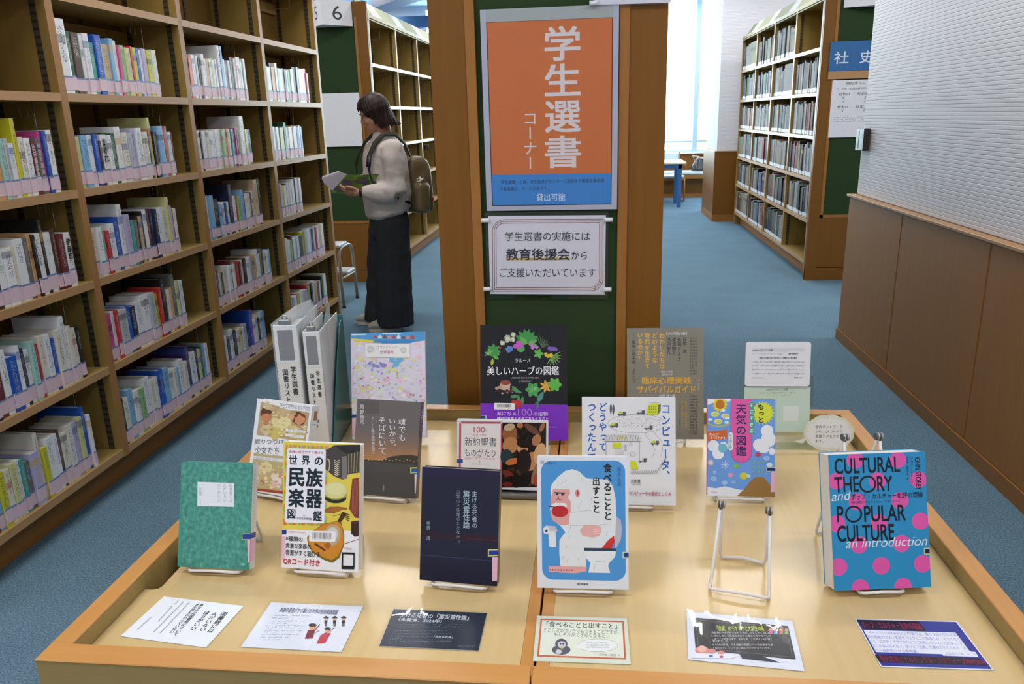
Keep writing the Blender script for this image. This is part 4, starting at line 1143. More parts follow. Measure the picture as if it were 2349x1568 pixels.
# white ape cover
q = [(1233.3, 1042.5), (1444.4, 1045.2), (1443.3, 1350.5), (1230.3, 1349.8)]
A = Art(.153, .222, q, (1200, 1020), 4.357)
A.rect(100, 60, 1120, 1500, '#dadfe6'); A.rr(182, 142, 1032, 1352, 110, '#4b92d0')
WH = '#dde0e2'
A.poly([(275, 445), (290, 380), (360, 300), (430, 245), (500, 228), (570, 250), (620, 300), (655, 322), (850, 330), (910, 400), (935, 520), (940, 700), (935, 850), (925, 930), (850, 1000), (780, 1030), (610, 1030), (625, 1100), (635, 1215), (370, 1210), (360, 1080), (362, 950), (395, 900), (425, 870), (385, 810), (300, 740), (270, 640), (285, 500)], WH)
A.poly([(940, 700), (985, 740), (998, 830), (985, 930), (945, 1010), (920, 1030), (930, 880)], '#b5b4c2')
A.poly([(790, 1025), (840, 960), (870, 930), (918, 895), (922, 960), (885, 1030)], '#c8352f')
A.poly([(300, 432), (470, 430), (478, 470), (452, 510), (485, 560), (480, 640), (465, 720), (460, 790), (380, 795), (300, 750), (272, 690), (290, 600), (272, 560), (290, 500)], '#dba09c')
A.rr(290, 570, 440, 640, 30, '#e6e6e6'); A.ell(370, 655, 85, 60, '#b9282a'); A.line([(258, 604), (320, 612)], 10, '#26344a')
A.line([(318, 466), (425, 470)], 14, '#3a3040'); A.ell(345, 480, 13, 11, '#3a3040'); A.ell(398, 484, 13, 11, '#3a3040')
A.ring(340, 520, 16, 14, 6, '#5a4450', -60, 120); A.ring(372, 520, 16, 14, 6, '#5a4450', 40, 250)
A.ell(552, 470, 24, 40, '#d98a88'); A.ell(553, 470, 8, 24, '#b83a40'); A.ring(478, 650, 10, 10, 3, '#3a3040', 60, 300)
A.poly([(570, 850), (620, 785), (700, 790), (780, 800), (790, 850), (770, 900), (700, 918), (600, 900)], '#e0aba4')
for k in range(3): A.line([(715, 835 + k * 22), (780, 825 + k * 24)], 4, '#f0e0dc')
for x, y in ((440, 330), (400, 350), (360, 370), (600, 310), (590, 550), (570, 590), (480, 800), (470, 900), (440, 1000), (400, 1110), (560, 1120), (850, 860), (700, 500), (450, 1130)): A.line([(x, y), (x - 12, y + 36)], 4, '#a9a6ae')
A.line([(480, 665), (700, 640)], 4, '#b8b6bc'); A.line([(470, 795), (760, 790), (850, 780)], 4, '#a9a6ae')
A.poly([(195, 830), (230, 800), (320, 805), (342, 850), (325, 870), (328, 1015), (300, 1022), (258, 1015), (250, 890), (205, 880)], '#dfe1e6'); A.poly([(240, 803), (322, 806), (340, 860), (270, 855)], '#b9bccb'); A.ell(230, 852, 14, 12, '#2a3a4a'); A.ring(228, 850, 36, 38, 3, '#b4b6c4')
A.poly([(250, 1215), (380, 1208), (640, 1215), (632, 1262), (520, 1282), (250, 1272)], '#e0a4a0')
for k in range(9): A.rect(258 + k * 28, 1245, 272 + k * 28, 1258, '#6a4048')
A.rect(612, 1022, 935, 1052, '#2a3f52')
A.poly([(612, 1052), (935, 1052), (925, 1110), (870, 1165), (855, 1200), (875, 1272), (655, 1272), (675, 1170), (625, 1120)], '#dfe3e6'); A.line([(725, 1158), (830, 1163)], 4, '#a8aab2'); A.line([(718, 1180), (712, 1255)], 4, '#a8aab2')
A.vt('食べることと', 812, 168, 900, 745, '#24282c', .025); A.vt('出すこと', 702, 305, 780, 672, '#24282c', .025)
A.vt('頭木弘樹', 950, 205, 992, 400, '#3f6a94')
A.rr(176, 138, 215, 178, 4, '#aab0b8'); A.ht('ケアをひらく', 222, 158, 338, 178, '#3a4450', .01); A.ht('シリーズ', 222, 142, 285, 154, '#3a4450'); A.ht('医学書院', 542, 1380, 655, 1403, '#3a3e44', .015)
A.rect(1000, 1056, 1120, 1122, '#c9d26e'); A.rect(1012, 1066, 1120, 1112, '#1f3a94'); A.rect(1060, 1130, 1120, 1365, '#e0aeb8')
dbook('white and blue paperback showing a white ape biting an apple, front row', (-0.020, 1.156, 1.3, 16.4, .153, .222), .017, '#dadfe6', 'R', '#d4d8de', A, hard=.001, elabel='white wire easel under the book with a white ape')

# how computers were made
q = [(1333.4, 909), (1548.9, 909), (1552.2, 1160.8), (1334, 1154)]
A = Art(.190, .219, q, (1310, 730), 3.336)
A.rect(60, 580, 830, 1460, '#dcdde2')
Bc = '#2f62b4'
A.vt('コンピュータ、', 685, 642, 760, 1250, Bc, .02); A.vt('どうやって', 205, 636, 270, 1015, Bc, .02); A.vt('つくったんですか', 118, 636, 188, 1250, Bc, .02)
L_ = '#707278'
A.ring(500, 800, 225, 72, 2, L_); A.line([(380, 745), (560, 715)], 2, L_); A.line([(600, 850), (560, 880), (600, 930), (640, 1000), (620, 1060)], 2, L_); A.line([(660, 830), (640, 880), (690, 930), (700, 1010), (680, 1060)], 2, L_)
R = random.Random(8)
for k in range(150):
    a = R.uniform(0, 6.283); d = R.random() ** .5
    x, y = 520 + 190 * d * math.cos(a), 788 + 46 * d * math.sin(a)
    A.line([(x, y), (x + 5, y + 4)], 2.2, '#8f8a90')
for x, y in ((298, 685), (318, 690)): A.ell(x, y, 8, 36, '#55565e'); A.line([(x, y + 30), (x, y + 55)], 2, L_)
A.poly([(565, 730), (588, 655), (630, 642), (680, 650), (678, 700), (655, 732)], '#c9d42a')
for r in range(3):
    for c in range(4): A.rect(590 + c * 16, 664 + r * 20, 600 + c * 16, 674 + r * 20, '#8a9420')
A.poly([(662, 655), (682, 650), (680, 700), (658, 732)], '#6f6f64')
A.rect(588, 618, 674, 636, '#c9cacc'); A.rect(590, 620, 672, 634, '#dcdde2')
def truck(x, y, s=1, load='#c9d42a'):
    A.rect(x - 32, y + 4, x + 32, y + 12, '#5a5b62'); A.rect(x + 8, y - 14, x + 30, y + 6, '#5a5b62'); A.ell(x - 16, y + 14, 6, 6, '#4a4b52', n=9); A.ell(x + 18, y + 14, 6, 6, '#4a4b52', n=9)
    A.ell(x - 12, y - 6, 13, 12, load, n=12)
truck(382, 722); truck(528, 710, load='#d2d3d6'); truck(325, 810); truck(590, 828, load='#d2d3d6'); truck(640, 945); truck(545, 1080, load='#d2d3d6')
A.poly([(245, 935), (262, 895), (320, 878), (460, 880), (520, 900), (535, 935)], '#cfd0d2')
for k in range(13): A.line([(255 + k * 21, 932), (285 + k * 19, 885)], 1.8, L_); A.line([(262 + k * 21, 885), (275 + k * 19, 932)], 1.8, L_)
A.line([(250, 935), (530, 935)], 3, L_); A.line([(262, 935), (262, 1110)], 2, L_); A.line([(520, 935), (520, 1110)], 2, L_)
A.rect(315, 945, 378, 988, '#c9d42a'); A.ht('CPU', 345, 898, 422, 920, '#c9b83a', .03)
A.ring(453, 958, 11, 11, 2, L_); A.ell(410, 972, 12, 12, '#b9bac0'); A.rect(400, 985, 420, 1005, '#c4c5ca'); A.rect(335, 1000, 395, 1035, '#cfd0d4'); A.ring(468, 1035, 18, 18, 2, L_)
A.poly([(452, 1085), (490, 1085), (512, 1150), (455, 1152)], '#c9d42a')
for k in range(20): A.line([(455 + k * 14, 1190 - (k > 14) * (k - 14) * 22), (462 + k * 14, 1160 - (k > 14) * (k - 14) * 22), (469 + k * 14, 1190 - (k > 14) * (k - 14) * 22)], 1.8, L_)
A.ht('川添 愛', 455, 1228, 528, 1258, '#3c3e44', .01); A.ht('KAWAZOE', 460, 1262, 528, 1274, '#808288')
A.ht('コンピュータの歴史としくみ', 440, 1325, 768, 1358, '#b83a66', .008)
dbook('square white book with blue lettering and tiny line-drawn trucks, middle row', (0.068, 1.458, 0.9, 17.3, .190, .219), .016, '#dcdde2', 'R', '#d8d9de', A, hard=.001, elabel='white wire easel under the square white book with trucks')

# clinical psychology journal
q = [(1439.5, 753.4), (1613.4, 748), (1617, 1008), (1437, 1007)]
A = Art(.184, .272, q, (1310, 730), 3.336)
A.rect(400, 40, 1060, 950, '#827f72')
Yc = '#d9a63c'; Kc = '#3a3a38'; Wc = '#d3d4d2'
A.vt('わたしたちは', 672, 106, 718, 382, Yc, .02); A.vt('どのような', 617, 106, 660, 335, Yc, .02); A.vt('時代を生きて', 560, 106, 605, 382, Yc, .02); A.vt('いるのか？', 505, 106, 550, 325, Yc, .02)
A.vt('臨床心理学論、ふたたび', 464, 168, 492, 490, Kc, .008); A.line([(478, 110), (479, 162)], 2, Kc)
A.ht('［共同討議］', 728, 98, 885, 120, Wc, .01)
A.vt('岩壁　茂', 853, 136, 884, 255, Kc, .012); A.vt('信田さよ子', 812, 138, 842, 315, Kc, .012); A.vt('東畑開人', 771, 138, 802, 275, Kc, .012); A.vt('浜内彩乃', 730, 138, 762, 275, Kc, .012)
for k, s_ in enumerate(['大西ひろみ', '橋山志乃', '渡谷紀子', '谷口美里', '尾原裕樹', '大森朝美', '高木信吾', '信田信子', '小川 真', '小島 優', '辰屋弘一', '仲村里子', '山口静吾']): A.ht(s_, 908, 134 + k * 22.6, 966, 149 + k * 22.6, '#4c4a44')
A.ht('臨床心理学', 688, 392, 775, 408, Wc); A.ht('増刊第16号', 688, 413, 775, 428, Wc)
A.ht('臨床心理実践', 538, 438, 920, 495, Yc, .022); A.ht('サバイバルガイド', 500, 506, 955, 562, Yc, .022); A.ht('岩壁 茂＝編', 670, 572, 795, 592, Wc, .015)
for k, s_ in enumerate(['浜内彩乃', '山崎孝幹', '江熊 純', '細野一恵', '太田晴はるな', '兵富陽介', '山口恒宏', '熊谷晋一郎', '舎熊慎子', '高井 葵', '福富 優', '米本 奈', '花井紀和', '山口智史']): A.ht(s_, 908, 580 + k * 22.6, 972, 595 + k * 22.6, '#4c4a44')
A.vt('あなたへ 各領域の心理学へ', 872, 625, 888, 840, Yc, .01); A.vt('現代心理分析 専門家', 845, 625, 858, 745, Yc, .01); A.vt('サバイバルガイド 心理臨床のための', 826, 655, 836, 850, '#55534c'); A.vt('W 金剛出版', 974, 455, 986, 540, Wc)
dbook('tall khaki grey journal with yellow vertical lettering, back row behind the white square book', (0.171, 1.799, 2.0, 16.2, .184, .272), .013, '#827f72', 'R', '#8fa04a', A, hard=.001, elabel='white wire easel under the tall khaki journal')

# weather picture book
q = [(1622.5, 914.5), (1777.7, 918.1), (1777.7, 1140.3), (1621.9, 1137)]
A = Art(.137, .201, q, (1600, 770), 3.646)
A.rect(60, 510, 670, 1370, '#6b9ade')
A.poly([(80, 527), (278, 530), (278, 545), (230, 560), (140, 555), (80, 580)], '#dfe4ee')
for k in range(13): A.leaf(188, 575, 66, 30, k * 27.7, '#ddc83a')
A.ell(188, 575, 38, 38, '#b8722c')
for (x, y, rx, c) in ((145, 655, 36, '#e6d8a0'), (232, 672, 34, '#e8c8d0'), (172, 718, 34, '#e9d49a')): A.ell(x, y, rx, 22, c); A.ell(x + 4, y + 2, rx * .7, 15, '#b9cf5a')
for (x, y) in ((215, 625), (250, 690), (105, 700), (240, 725)): A.blob(x, y, 18, '#dfe4ee', 2, 12, .2, .6)
for k, c in enumerate(('#d9c24a', '#c98a5a', '#7fb86a')): A.ring(180, 640, 150, 118 - k * 4, 5, c, 20, 150)
A.rr(277, 500, 455, 1064, 88, '#1f2a3c'); A.rr(279, 500, 453, 1062, 87, '#d95aa0'); A.rect(279, 527, 453, 600, '#d95aa0')
A.vt('天気の図鑑', 318, 570, 410, 1010, '#3a2c5e', .018)
A.rr(255, 805, 298, 962, 20, '#3a3f5a'); A.rr(257, 807, 296, 960, 19, '#e2e4ea'); A.vt('荒木健太郎', 264, 822, 288, 945, '#3a3f5a')
A.poly([(82, 800), (246, 785), (248, 865), (84, 882)], '#c8632c'); A.ht('空のふしぎが', 98, 812, 178, 835, '#f2dfd0', .01); A.ht('すべてわかる！', 106, 842, 240, 866, '#f2dfd0', .01)
for k in range(20):
    A.leaf(543, 650, 100, 30, k * 18, '#cfd83a')
A.ell(543, 650, 80, 84, '#cfd83a'); A.vt('もっと', 500, 570, 556, 735, '#26303c', .03)
for k, g in enumerate('すごすぎる'): A.ell(452, 582 + k * 54, 26, 28, '#4f9f8a'); A.ht(g, 437, 568 + k * 54, 467, 597 + k * 54, '#e9f2ee', .02)
for (x, y, r) in ((130, 920, 48), (215, 930, 40), (170, 985, 50), (580, 800, 52), (590, 870, 62), (515, 915, 52), (550, 935, 50), (620, 970, 28)): A.blob(x, y, r, '#e3e6ee', 4, 16, .08)
A.ell(210, 940, 38, 40, '#6fb4c8'); A.ell(108, 1060, 30, 30, '#9fa6b4'); A.ell(108, 1060, 20, 20, '#c9ced8')
for k in range(8): A.line([(230, 1080), (230 + 36 * math.cos(k * .785), 1080 + 36 * math.sin(k * .785))], 4, '#cfdcf2')
for (x, y, c) in ((505, 995, '#c0405a'), (320, 1090, '#7fb84a'), (275, 1165, '#cfa0b8'), (575, 1025, '#a9c8ee'), (135, 1195, '#a9c8ee'), (225, 1228, '#a9c8ee'), (600, 1080, '#cfe0f2')): A.ell(x, y, 24, 18, c); A.ell(x, y, 15, 10, '#8fb4e6' if c[1] in 'a' else c)
for k in range(9): A.ell(470 + (k % 3) * 38, 1060 + (k // 3) * 38, 11, 10, '#7fb07a', n=9)
A.ell(385, 1172, 34, 30, '#c9c83a'); A.ell(425, 1172, 20, 14, '#b9cfe6', 20)
for (x, y, r) in ((140, 1140, 10), (300, 1222, 10), (565, 975, 9), (612, 935, 9)): A.ring(x, y, r, r, 3, '#dfe6f4')
A.poly([(80, 1262), (150, 1275), (230, 1258), (300, 1275), (370, 1290), (410, 1270), (480, 1300), (650, 1330), (650, 1370), (70, 1370)], '#dfe2ec')
A.poly([(330, 1340), (400, 1270), (440, 1215), (485, 1180), (550, 1182), (590, 1230), (640, 1290), (650, 1345), (640, 1352)], '#96733c')
A.rect(574, 1098, 670, 1136, '#d2cf5e'); A.rect(580, 1104, 670, 1131, '#1f2f7e'); A.rect(610, 1142, 670, 1305, '#e3b0cc'); A.ht('KADOKAWA', 108, 1303, 168, 1310, '#3a3a44')
dbook('small bright blue weather picture book with a pink title bar, middle row', (0.300, 1.506, -0.1, 16.6, .137, .201), .013, '#6b9ade', 'R', '#b0507a', A, hard=.001, elabel='white wire easel under the small blue weather book')

# cultural theory
q = [(1898.3, 1043.8), (2125.4, 1037.4), (2135.6, 1348.7), (1914.4, 1353.8)]
A = Art(.162, .224, q, (1860, 980), 3.919)
Cy = '#2c8cc0'; Pk = '#d95aa6'; Kc = '#16202c'
A.rect(130, 200, 1110, 1490, Cy)
for (x, y) in ((395, 300), (788, 300), (225, 490), (600, 490), (975, 482), (415, 680), (805, 672), (230, 875), (615, 870), (990, 860), (433, 1065), (818, 1057), (250, 1257), (632, 1252), (1005, 1240), (445, 1445), (828, 1437)): A.ell(x, y, 78, 77, Pk)
A.ht('CULTURAL', 207, 275, 808, 420, Kc, .016); A.ht('THE', 207, 450, 432, 592, Kc, .016); A.ht('RY', 597, 447, 738, 585, Kc, .016); A.ring(512, 520, 70, 70, 17, Kc, n=32)
A.ht('P', 232, 718, 292, 860, Kc, .016); A.ring(383, 790, 70, 68, 17, Kc, n=32); A.ht('PULAR', 478, 712, 856, 858, Kc, .016); A.ht('CULTURE', 236, 885, 752, 1032, Kc, .016)
A.stri('and', (180, 672), (345, 660), '#d2dde6'); A.stri('an introduction', (310, 1092), (1064, 1075), '#d2dde6')
A.ht('ポップ・カルチャー批評の理論', 358, 600, 1015, 655, '#1c2440', .01); A.ht('現代思想とカルチュラル・スタディーズ', 360, 668, 810, 692, '#2a2c50')
A.vt('ジョン・ストーリー', 900, 268, 930, 555, '#26284a'); A.vt('鈴木健・越智博美 訳', 868, 268, 888, 488, '#26284a')
pts, fs = glyphs('JOHN STOREY', .015)
ax = min(p[0] for p in pts); bx = max(p[0] for p in pts)
T_ = A.P(945, 268); B_ = A.P(1005, 575)
A._add([(B_[0] + (T_[0] - B_[0]) * (1 - min(1, max(0, gy / .72))), T_[1] + (B_[1] - T_[1]) * (gx - ax) / (bx - ax), gq) for gx, gy, gq in pts], fs, Kc)
A.rect(1018, 1098, 1110, 1158, '#c9cf6e'); A.rect(1030, 1108, 1110, 1148, '#20204e')
o = dbook('thick bright blue paperback with pink dots, front row at the right end', (0.474, 1.187, 7.5, 17.6, .162, .224), .040, '#2c8cc0', 'R', '#2c8cc0', A, hard=.001, inset=.002, ew=.072, eh=.236, elabel='tall white wire easel behind the thick blue book with pink dots')
easel(0.239, 1.169, math.radians(-13), 'empty white wire easel between the ape book and the blue dotted book', w=.094, h=.132, back=.112)
# ---------------------------------------------------------------- laminated cards lying on the tray
def card(label, cx, cy, yaw, w, h, quad, org, sc, base, draw, film=True, z=TZ + .0006, margin=.006):
    o = obj('laminated_card', one(-w / 2, w / 2, 0, .0008, 0, h, plain(base, .35, coat=.3, name='card_' + base.lstrip('#'))), None, label, 'card', 'laminated comment cards lying along the front of the table')
    a = math.radians(yaw)
    o.rotation_euler = (-PI / 2, 0, a)
    o.location = (cx + math.sin(a) * h / 2, cy - math.cos(a) * h / 2, z + .0008)
    A = Art(w, h, quad, org, sc)
    draw(A)
    obj('card_print', A.mb, o)
    if film:
        # slightly wavy clear laminate
        R = random.Random(int(cx * 1000)); n = 14; m_ = 6
        mb = MB(); vs = []; fs = []
        ph = R.random() * 6
        for j in range(m_ + 1):
            for i in range(n + 1):
                u, v = i / n, j / m_
                e = min(u, 1 - u, v, 1 - v)
                zz = .0034 + .0012 * math.sin(u * 17 + ph + v * 5) * (1 if e < .3 else .4) * (0 if e == 0 else 1)
                if e == 0: zz = .0026
                vs.append(((u - .5) * (w + margin), -zz, v * (h + margin) - margin / 2))
        for j in range(m_):
            for i in range(n):
                a_ = j * (n + 1) + i; fs.append((a_, a_ + 1, a_ + n + 2, a_ + n + 1))
        mb.add(vs, fs, FILM, True)
        obj('clear_laminate', mb, o)
    return o
o1, s1 = (260, 1340), 3.915
def d1(A):
    def col(t, x0, y0, x1, y1, c, w):
        vs, fs = [], []
        n = len(t); P0 = Vector(A.P(x0, y0)); P1 = Vector(A.P(x1, y1)); ch = (P0 - P1).length / n; k = min(w, ch * 1.05)
        for i, g in enumerate(t):
            gv, gf = glyphs(g, .004); c0 = P0 + (P1 - P0) * ((i + .5) / n); o = len(vs)
            vs += [(c0.x + (gx - .5) * k, c0.y + (gy - .38) * k) for gx, gy, gq in gv]; fs += [tuple(q + o for q in f) for f in gf]
        A._add(vs, fs, c)
    col('図書館には', 1005, 235, 860, 420, '#4f7f86', .014); col('人がいない', 918, 235, 790, 408, '#4f7f86', .012); col('ほうがいい', 850, 225, 705, 400, '#4f7f86', .012)
    col('あなたは図書館について', 803, 160, 550, 445, '#5c6a74', .009); col('まだ何もわかっていない', 762, 160, 515, 425, '#5c6a74', .009)
    for x0, y0, x1, y1 in ((680, 150, 415, 430), (625, 145, 360, 420), (520, 190, 395, 330), (335, 285, 212, 400), (575, 140, 540, 175)):
        n = int(math.hypot(x1 - x0, y1 - y0) / 13)
        for k in range(n): A.ell(x0 + (x1 - x0) * k / n, y0 + (y1 - y0) * k / n, 7, 4, '#9aa2aa', n=5)
card('plain white card with vertical Japanese lines lying in front of the green book', -0.671, 1.044, -6.6, .153, .109, [(374.9, 1363.5), (557.6, 1386), (472, 1480), (276.6, 1455)], o1, s1, '#e3e7f0', d1, False)
def person_icon(A, x, y, s, body, hat, face='#e8b48c', legs='#1c1c1c'):
    A.poly([(x - 11 * s, y + 2 * s), (x + 11 * s, y + 2 * s), (x + 8 * s, y + 24 * s), (x - 12 * s, y + 24 * s)], body)
    A.rect(x - 8 * s, y + 24 * s, x - 2 * s, y + 46 * s, legs); A.rect(x + 1 * s, y + 24 * s, x + 7 * s, y + 46 * s, legs)
    A.ell(x, y - 8 * s, 12 * s, 11 * s, face); A.ell(x, y - 16 * s, 20 * s, 7 * s, hat); A.ell(x, y - 20 * s, 9 * s, 8 * s, hat)
def d2(A):
    A.ht('楽器の音色がすぐ聴ける世界の民族楽器図鑑', 1490, 205, 2015, 248, '#5c6a86', .012)
    for k, (x0, x1, y) in enumerate([(1430, 1765, 262), (1420, 1570, 283), (1400, 1740, 310), (1400, 1560, 328), (1375, 1715, 352), (1365, 1700, 372), (1360, 1690, 395), (1345, 1480, 408), (1330, 1665, 430), (1310, 1580, 455), (1305, 1515, 478)]): A.marks(x0, y, x1, y + 17, 1, '#7886a6', k)
    for x in (1905, 1982, 2062): person_icon(A, x, 305, 1.25, '#22242a', '#1f3f5a'); 
    A.poly([(1745, 395), (1805, 395), (1790, 470), (1715, 475)], '#7a2030'); A.ell(1785, 372, 30, 22, '#e2a070'); A.ell(1785, 352, 36, 16, '#182838'); A.line([(1790, 420), (1850, 345)], 7, '#5a3020'); A.line([(1785, 430), (1845, 400)], 4, '#a03040')
    A.poly([(1900, 420), (1950, 425), (1900, 515), (1820, 520), (1850, 460)], '#c23048'); A.ell(1925, 405, 26, 20, '#e6b084'); A.ell(1922, 385, 28, 14, '#1f3550'); A.line([(1850, 450), (1990, 375)], 4, '#7a4a38')
card('glossy white card with small drawn musicians lying in front of the yellow book', -0.466, 1.044, -.4, .161, .116, [(622.7, 1378.3), (830.1, 1387.3), (783.6, 1492), (549.9, 1479.2)], o1, s1, '#dfe5f0', d2)
o2, s2 = (850, 1380), 3.729
def d3(A):
    A.rect(60, 40, 1010, 410, '#26303e'); Wt = '#c9d2dc'
    A.ht('生ける死者の「震災霊性論」', 250, 90, 845, 132, Wt, .012); A.ht('（金菱清、2024年）', 240, 130, 612, 160, Wt, .012)
    for k, (x0, x1, y) in enumerate([(225, 800, 178), (212, 775, 195), (200, 665, 228), (190, 705, 255), (178, 700, 278), (165, 275, 298), (160, 695, 318), (150, 540, 335)]): A.marks(x0, y, x1, y + 15, 1, '#8fa0b4', k + 9)
    A.ht('「生ける死者」', 545, 278, 705, 296, Wt, .01); A.marks(750, 358, 900, 374, 1, '#8fa0b4', 77)
card('black laminated card with white writing lying in front of the navy book', -0.254, 1.050, -.2, .156, .094, [(903.6, 1393.4), (1116.8, 1402), (1099.4, 1488), (870.1, 1476.5)], o2, s2, '#dfe2ea', d3)
def d4(A):
    A.poly([(1455, 135), (2165, 150), (2195, 478), (1430, 448)], '#d0603c'); A.poly([(1468, 146), (2152, 161), (2178, 466), (1446, 437)], '#dfe5d2')
    Tc = '#3c4238'
    A.ht('「食べることと出すこと」', 1505, 162, 2105, 212, Tc, .01); A.ht('そこら辺のゴリラでもできることですが、', 1480, 220, 2125, 256, '#5a7068', .004); A.ht('もしそれができなくなると…', 1570, 254, 2045, 288, '#5a7068', .004)
    A.ell(1632, 395, 78, 42, '#585c66'); A.ell(1632, 345, 52, 44, '#50545e'); A.ell(1636, 352, 36, 30, '#c6c8cc'); A.ell(1625, 345, 8, 6, '#3a3c44'); A.ell(1648, 345, 8, 6, '#3a3c44'); A.line([(1636, 395), (1640, 362)], 11, '#c9b83a'); A.ell(1610, 412, 26, 20, '#c9cbd0')
    A.ell(1945, 358, 176, 56, '#a89a8a'); A.ell(1945, 358, 173, 53, '#e6e9e6'); A.poly([(1780, 350), (1745, 380), (1800, 385)], '#e6e9e6'); A.marks(1840, 330, 2050, 388, 4, '#5c6066', 5, .95)
    A.ht('工学部 ２回生 Ｍ', 1955, 430, 2140, 450, '#6a7270')
card('pale green card with an orange border and a small gorilla drawing', -0.020, 1.042, 1.0, .145, .110, [(1232.1, 1409), (1438, 1413.5), (1450.7, 1519.4), (1224, 1510)], o2, s2, '#d6ddc8', d4)
o3, s3 = (1550, 1380), 2.94
def d5(A):
    A.poly([(115, 97), (760, 150), (805, 378), (130, 310)], '#2a2725'); A.line([(135, 112), (745, 160), (782, 362), (150, 300), (135, 112)], 3, '#6a6668')
    A.ht('「自認」のモヤモヤと大学生の私', 275, 150, 595, 188, '#b6cc3a', .02)
    for k, (t, x0, x1, y) in enumerate([('私自身K-POPが好きなのですが、ふとしたときに推', 238, 635, 190), ('しはもしかして反自なのか？と考えてモヤモヤして', 238, 640, 212), ('しまうことがあります。そのため、このタイトルに強く', 242, 645, 234), ('惹かれました。', 245, 355, 248), ('K-POPは好き。でも自認の問題についてはあまり良', 245, 652, 272), ('く知らない…という方に読んでいただきたいです。', 245, 635, 294)]): A.ht(t, x0, y, x1, y + 15, '#c6c8cc', .006)
    for x, c in ((638, '#c86a8a'), (672, '#6f9fd2'), (710, '#c9705a'), (748, '#7fae5a')): A.ell(x, 178, 13, 9, '#dca08a', n=10); A.poly([(x - 10, 185), (x + 10, 185), (x + 14, 206), (x - 14, 206)], c); A.line([(x - 20, 182), (x + 20, 186)], 4, c)
    A.ell(172, 318, 46, 28, '#d88a80'); A.ell(172, 308, 30, 22, '#e6b0a0'); A.ell(237, 322, 26, 16, '#d88a80'); A.ell(298, 332, 22, 13, '#d88a80')
    A.poly([(90, 335), (390, 345), (415, 355), (360, 372), (100, 368)], '#e6e6ee'); A.ell(230, 355, 14, 8, '#5a70c0'); A.ell(300, 360, 14, 8, '#b04a70')
    A.poly([(420, 340), (560, 350), (600, 366), (700, 400), (560, 385), (440, 372)], '#24262c'); A.marks(720, 392, 775, 408, 1, '#8f96a4', 4); A.marks(792, 394, 806, 408, 1, '#8f96a4', 4)
card('white bordered black card with green title and tiny dancing figures', 0.225, 1.057, -4.9, .164, .118, [(1575.5, 1399.4), (1818.7, 1419), (1843, 1534.8), (1577.2, 1507.6)], o3, s3, '#dde3ee', d5)
def d6(A):
    A.poly([(1225, 112), (1893, 128), (2128, 437), (1392, 424)], '#2c318c')
    A.poly([(1228, 114), (1645, 124), (1700, 188), (1275, 176)], '#1b1420'); A.ht('ポップ・カルチャー批評の理論', 1262, 128, 1660, 175, '#8a1f4a', .01)
    A.poly([(1272, 182), (1890, 198), (1985, 322), (2020, 325), (2042, 358), (1810, 352), (1800, 342), (1355, 332)], '#d9dce8')
    for k, (t, x0, x1, y) in enumerate([('ポピュラー文化研究の入門書では、種々な身の回りの事', 1312, 1893, 196), ('例が最悪のばあい客寄せパンダとして動員され、そうでなく', 1303, 1910, 225), ('ても「応用的」すぎて自分なりに利用しづらいことが多い。だ', 1318, 1935, 254), ('がこの本は甘えない。堂々と「古典」を連れてきてくれる、次', 1335, 1955, 284), ('の一冊が見つかる参考書。', 1350, 1640, 312)]): A.ht(t, x0, y, x1, y + 22, '#8388c8', .004)
    A.ht('文学部・三年　Ｈ．Ｙ', 1825, 330, 2020, 350, '#8388c8')
    A.poly([(1345, 350), (2040, 366), (2100, 415), (1378, 402)], '#1b1420'); A.ht('現代思想とカルチュラル・スタディーズ', 1385, 360, 1955, 405, '#7a1a3e', .01); A.poly([(1950, 372), (2060, 374), (2098, 414), (1975, 412)], '#1b1420'); A.ht('現代思想', 1960, 378, 2090, 410, '#8a1f4a', .01)
card('dark blue card with a white text box and dark pink lettering at the right end', 0.490, 1.067, 1.4, .156, .113, [(1962.6, 1415.7), (2196.3, 1421.5), (2277.9, 1530.7), (2022, 1526.3)], o3, s3, '#dde0ec', d6, False)

# ---------------------------------------------------------------- standing acrylic sheets with comment card
t = empty('acrylic_stand', (0.437, 1.826, TZ), (0, 0, math.radians(2)), 'clear acrylic sign stand behind the weather book', 'sign stand')
ACR = glassy('clear_acrylic', .03, '#f2f8f4')
tl = math.radians(8)
obj('back_plate', MB().bbox(-.087, .087, .0, .002, .004, .165, ACR, .0004), t, rot=(-tl, 0, 0))
obj('foot', MB().bbox(-.087, .087, -.045, .006, .0, .0022, ACR, .0004), t)
A = Art(.156, .112, [(0, 0), (1, 0), (1, 1), (0, 1)])
A.rect(0, 0, 1, 1, '#c3d8ca'); A.ht('amazonのすごい会議', .33, .03, .66, .085, '#5e6e64', .008); A.ht('―ジェフ・ベゾスが生んだマネジメントの技法―', .2, .11, .78, .15, '#70807a', .004); A.marks(.28, .17, .71, .21, 1, '#8a9a92', 3)
A.rect(.60, .42, .83, .75, '#d9e2de')
o = obj('printed_sheet', one(-.078, .078, 0, .0006, 0, .112, plain('#c3d8ca', .5, name='pale_green_paper')), None, 'pale green printed sheet standing in the acrylic stand', 'notice', loc=(0.437, 1.8235, TZ + .028), rot=(-tl, 0, math.radians(2)))
obj('sheet_print', A.mb, o)
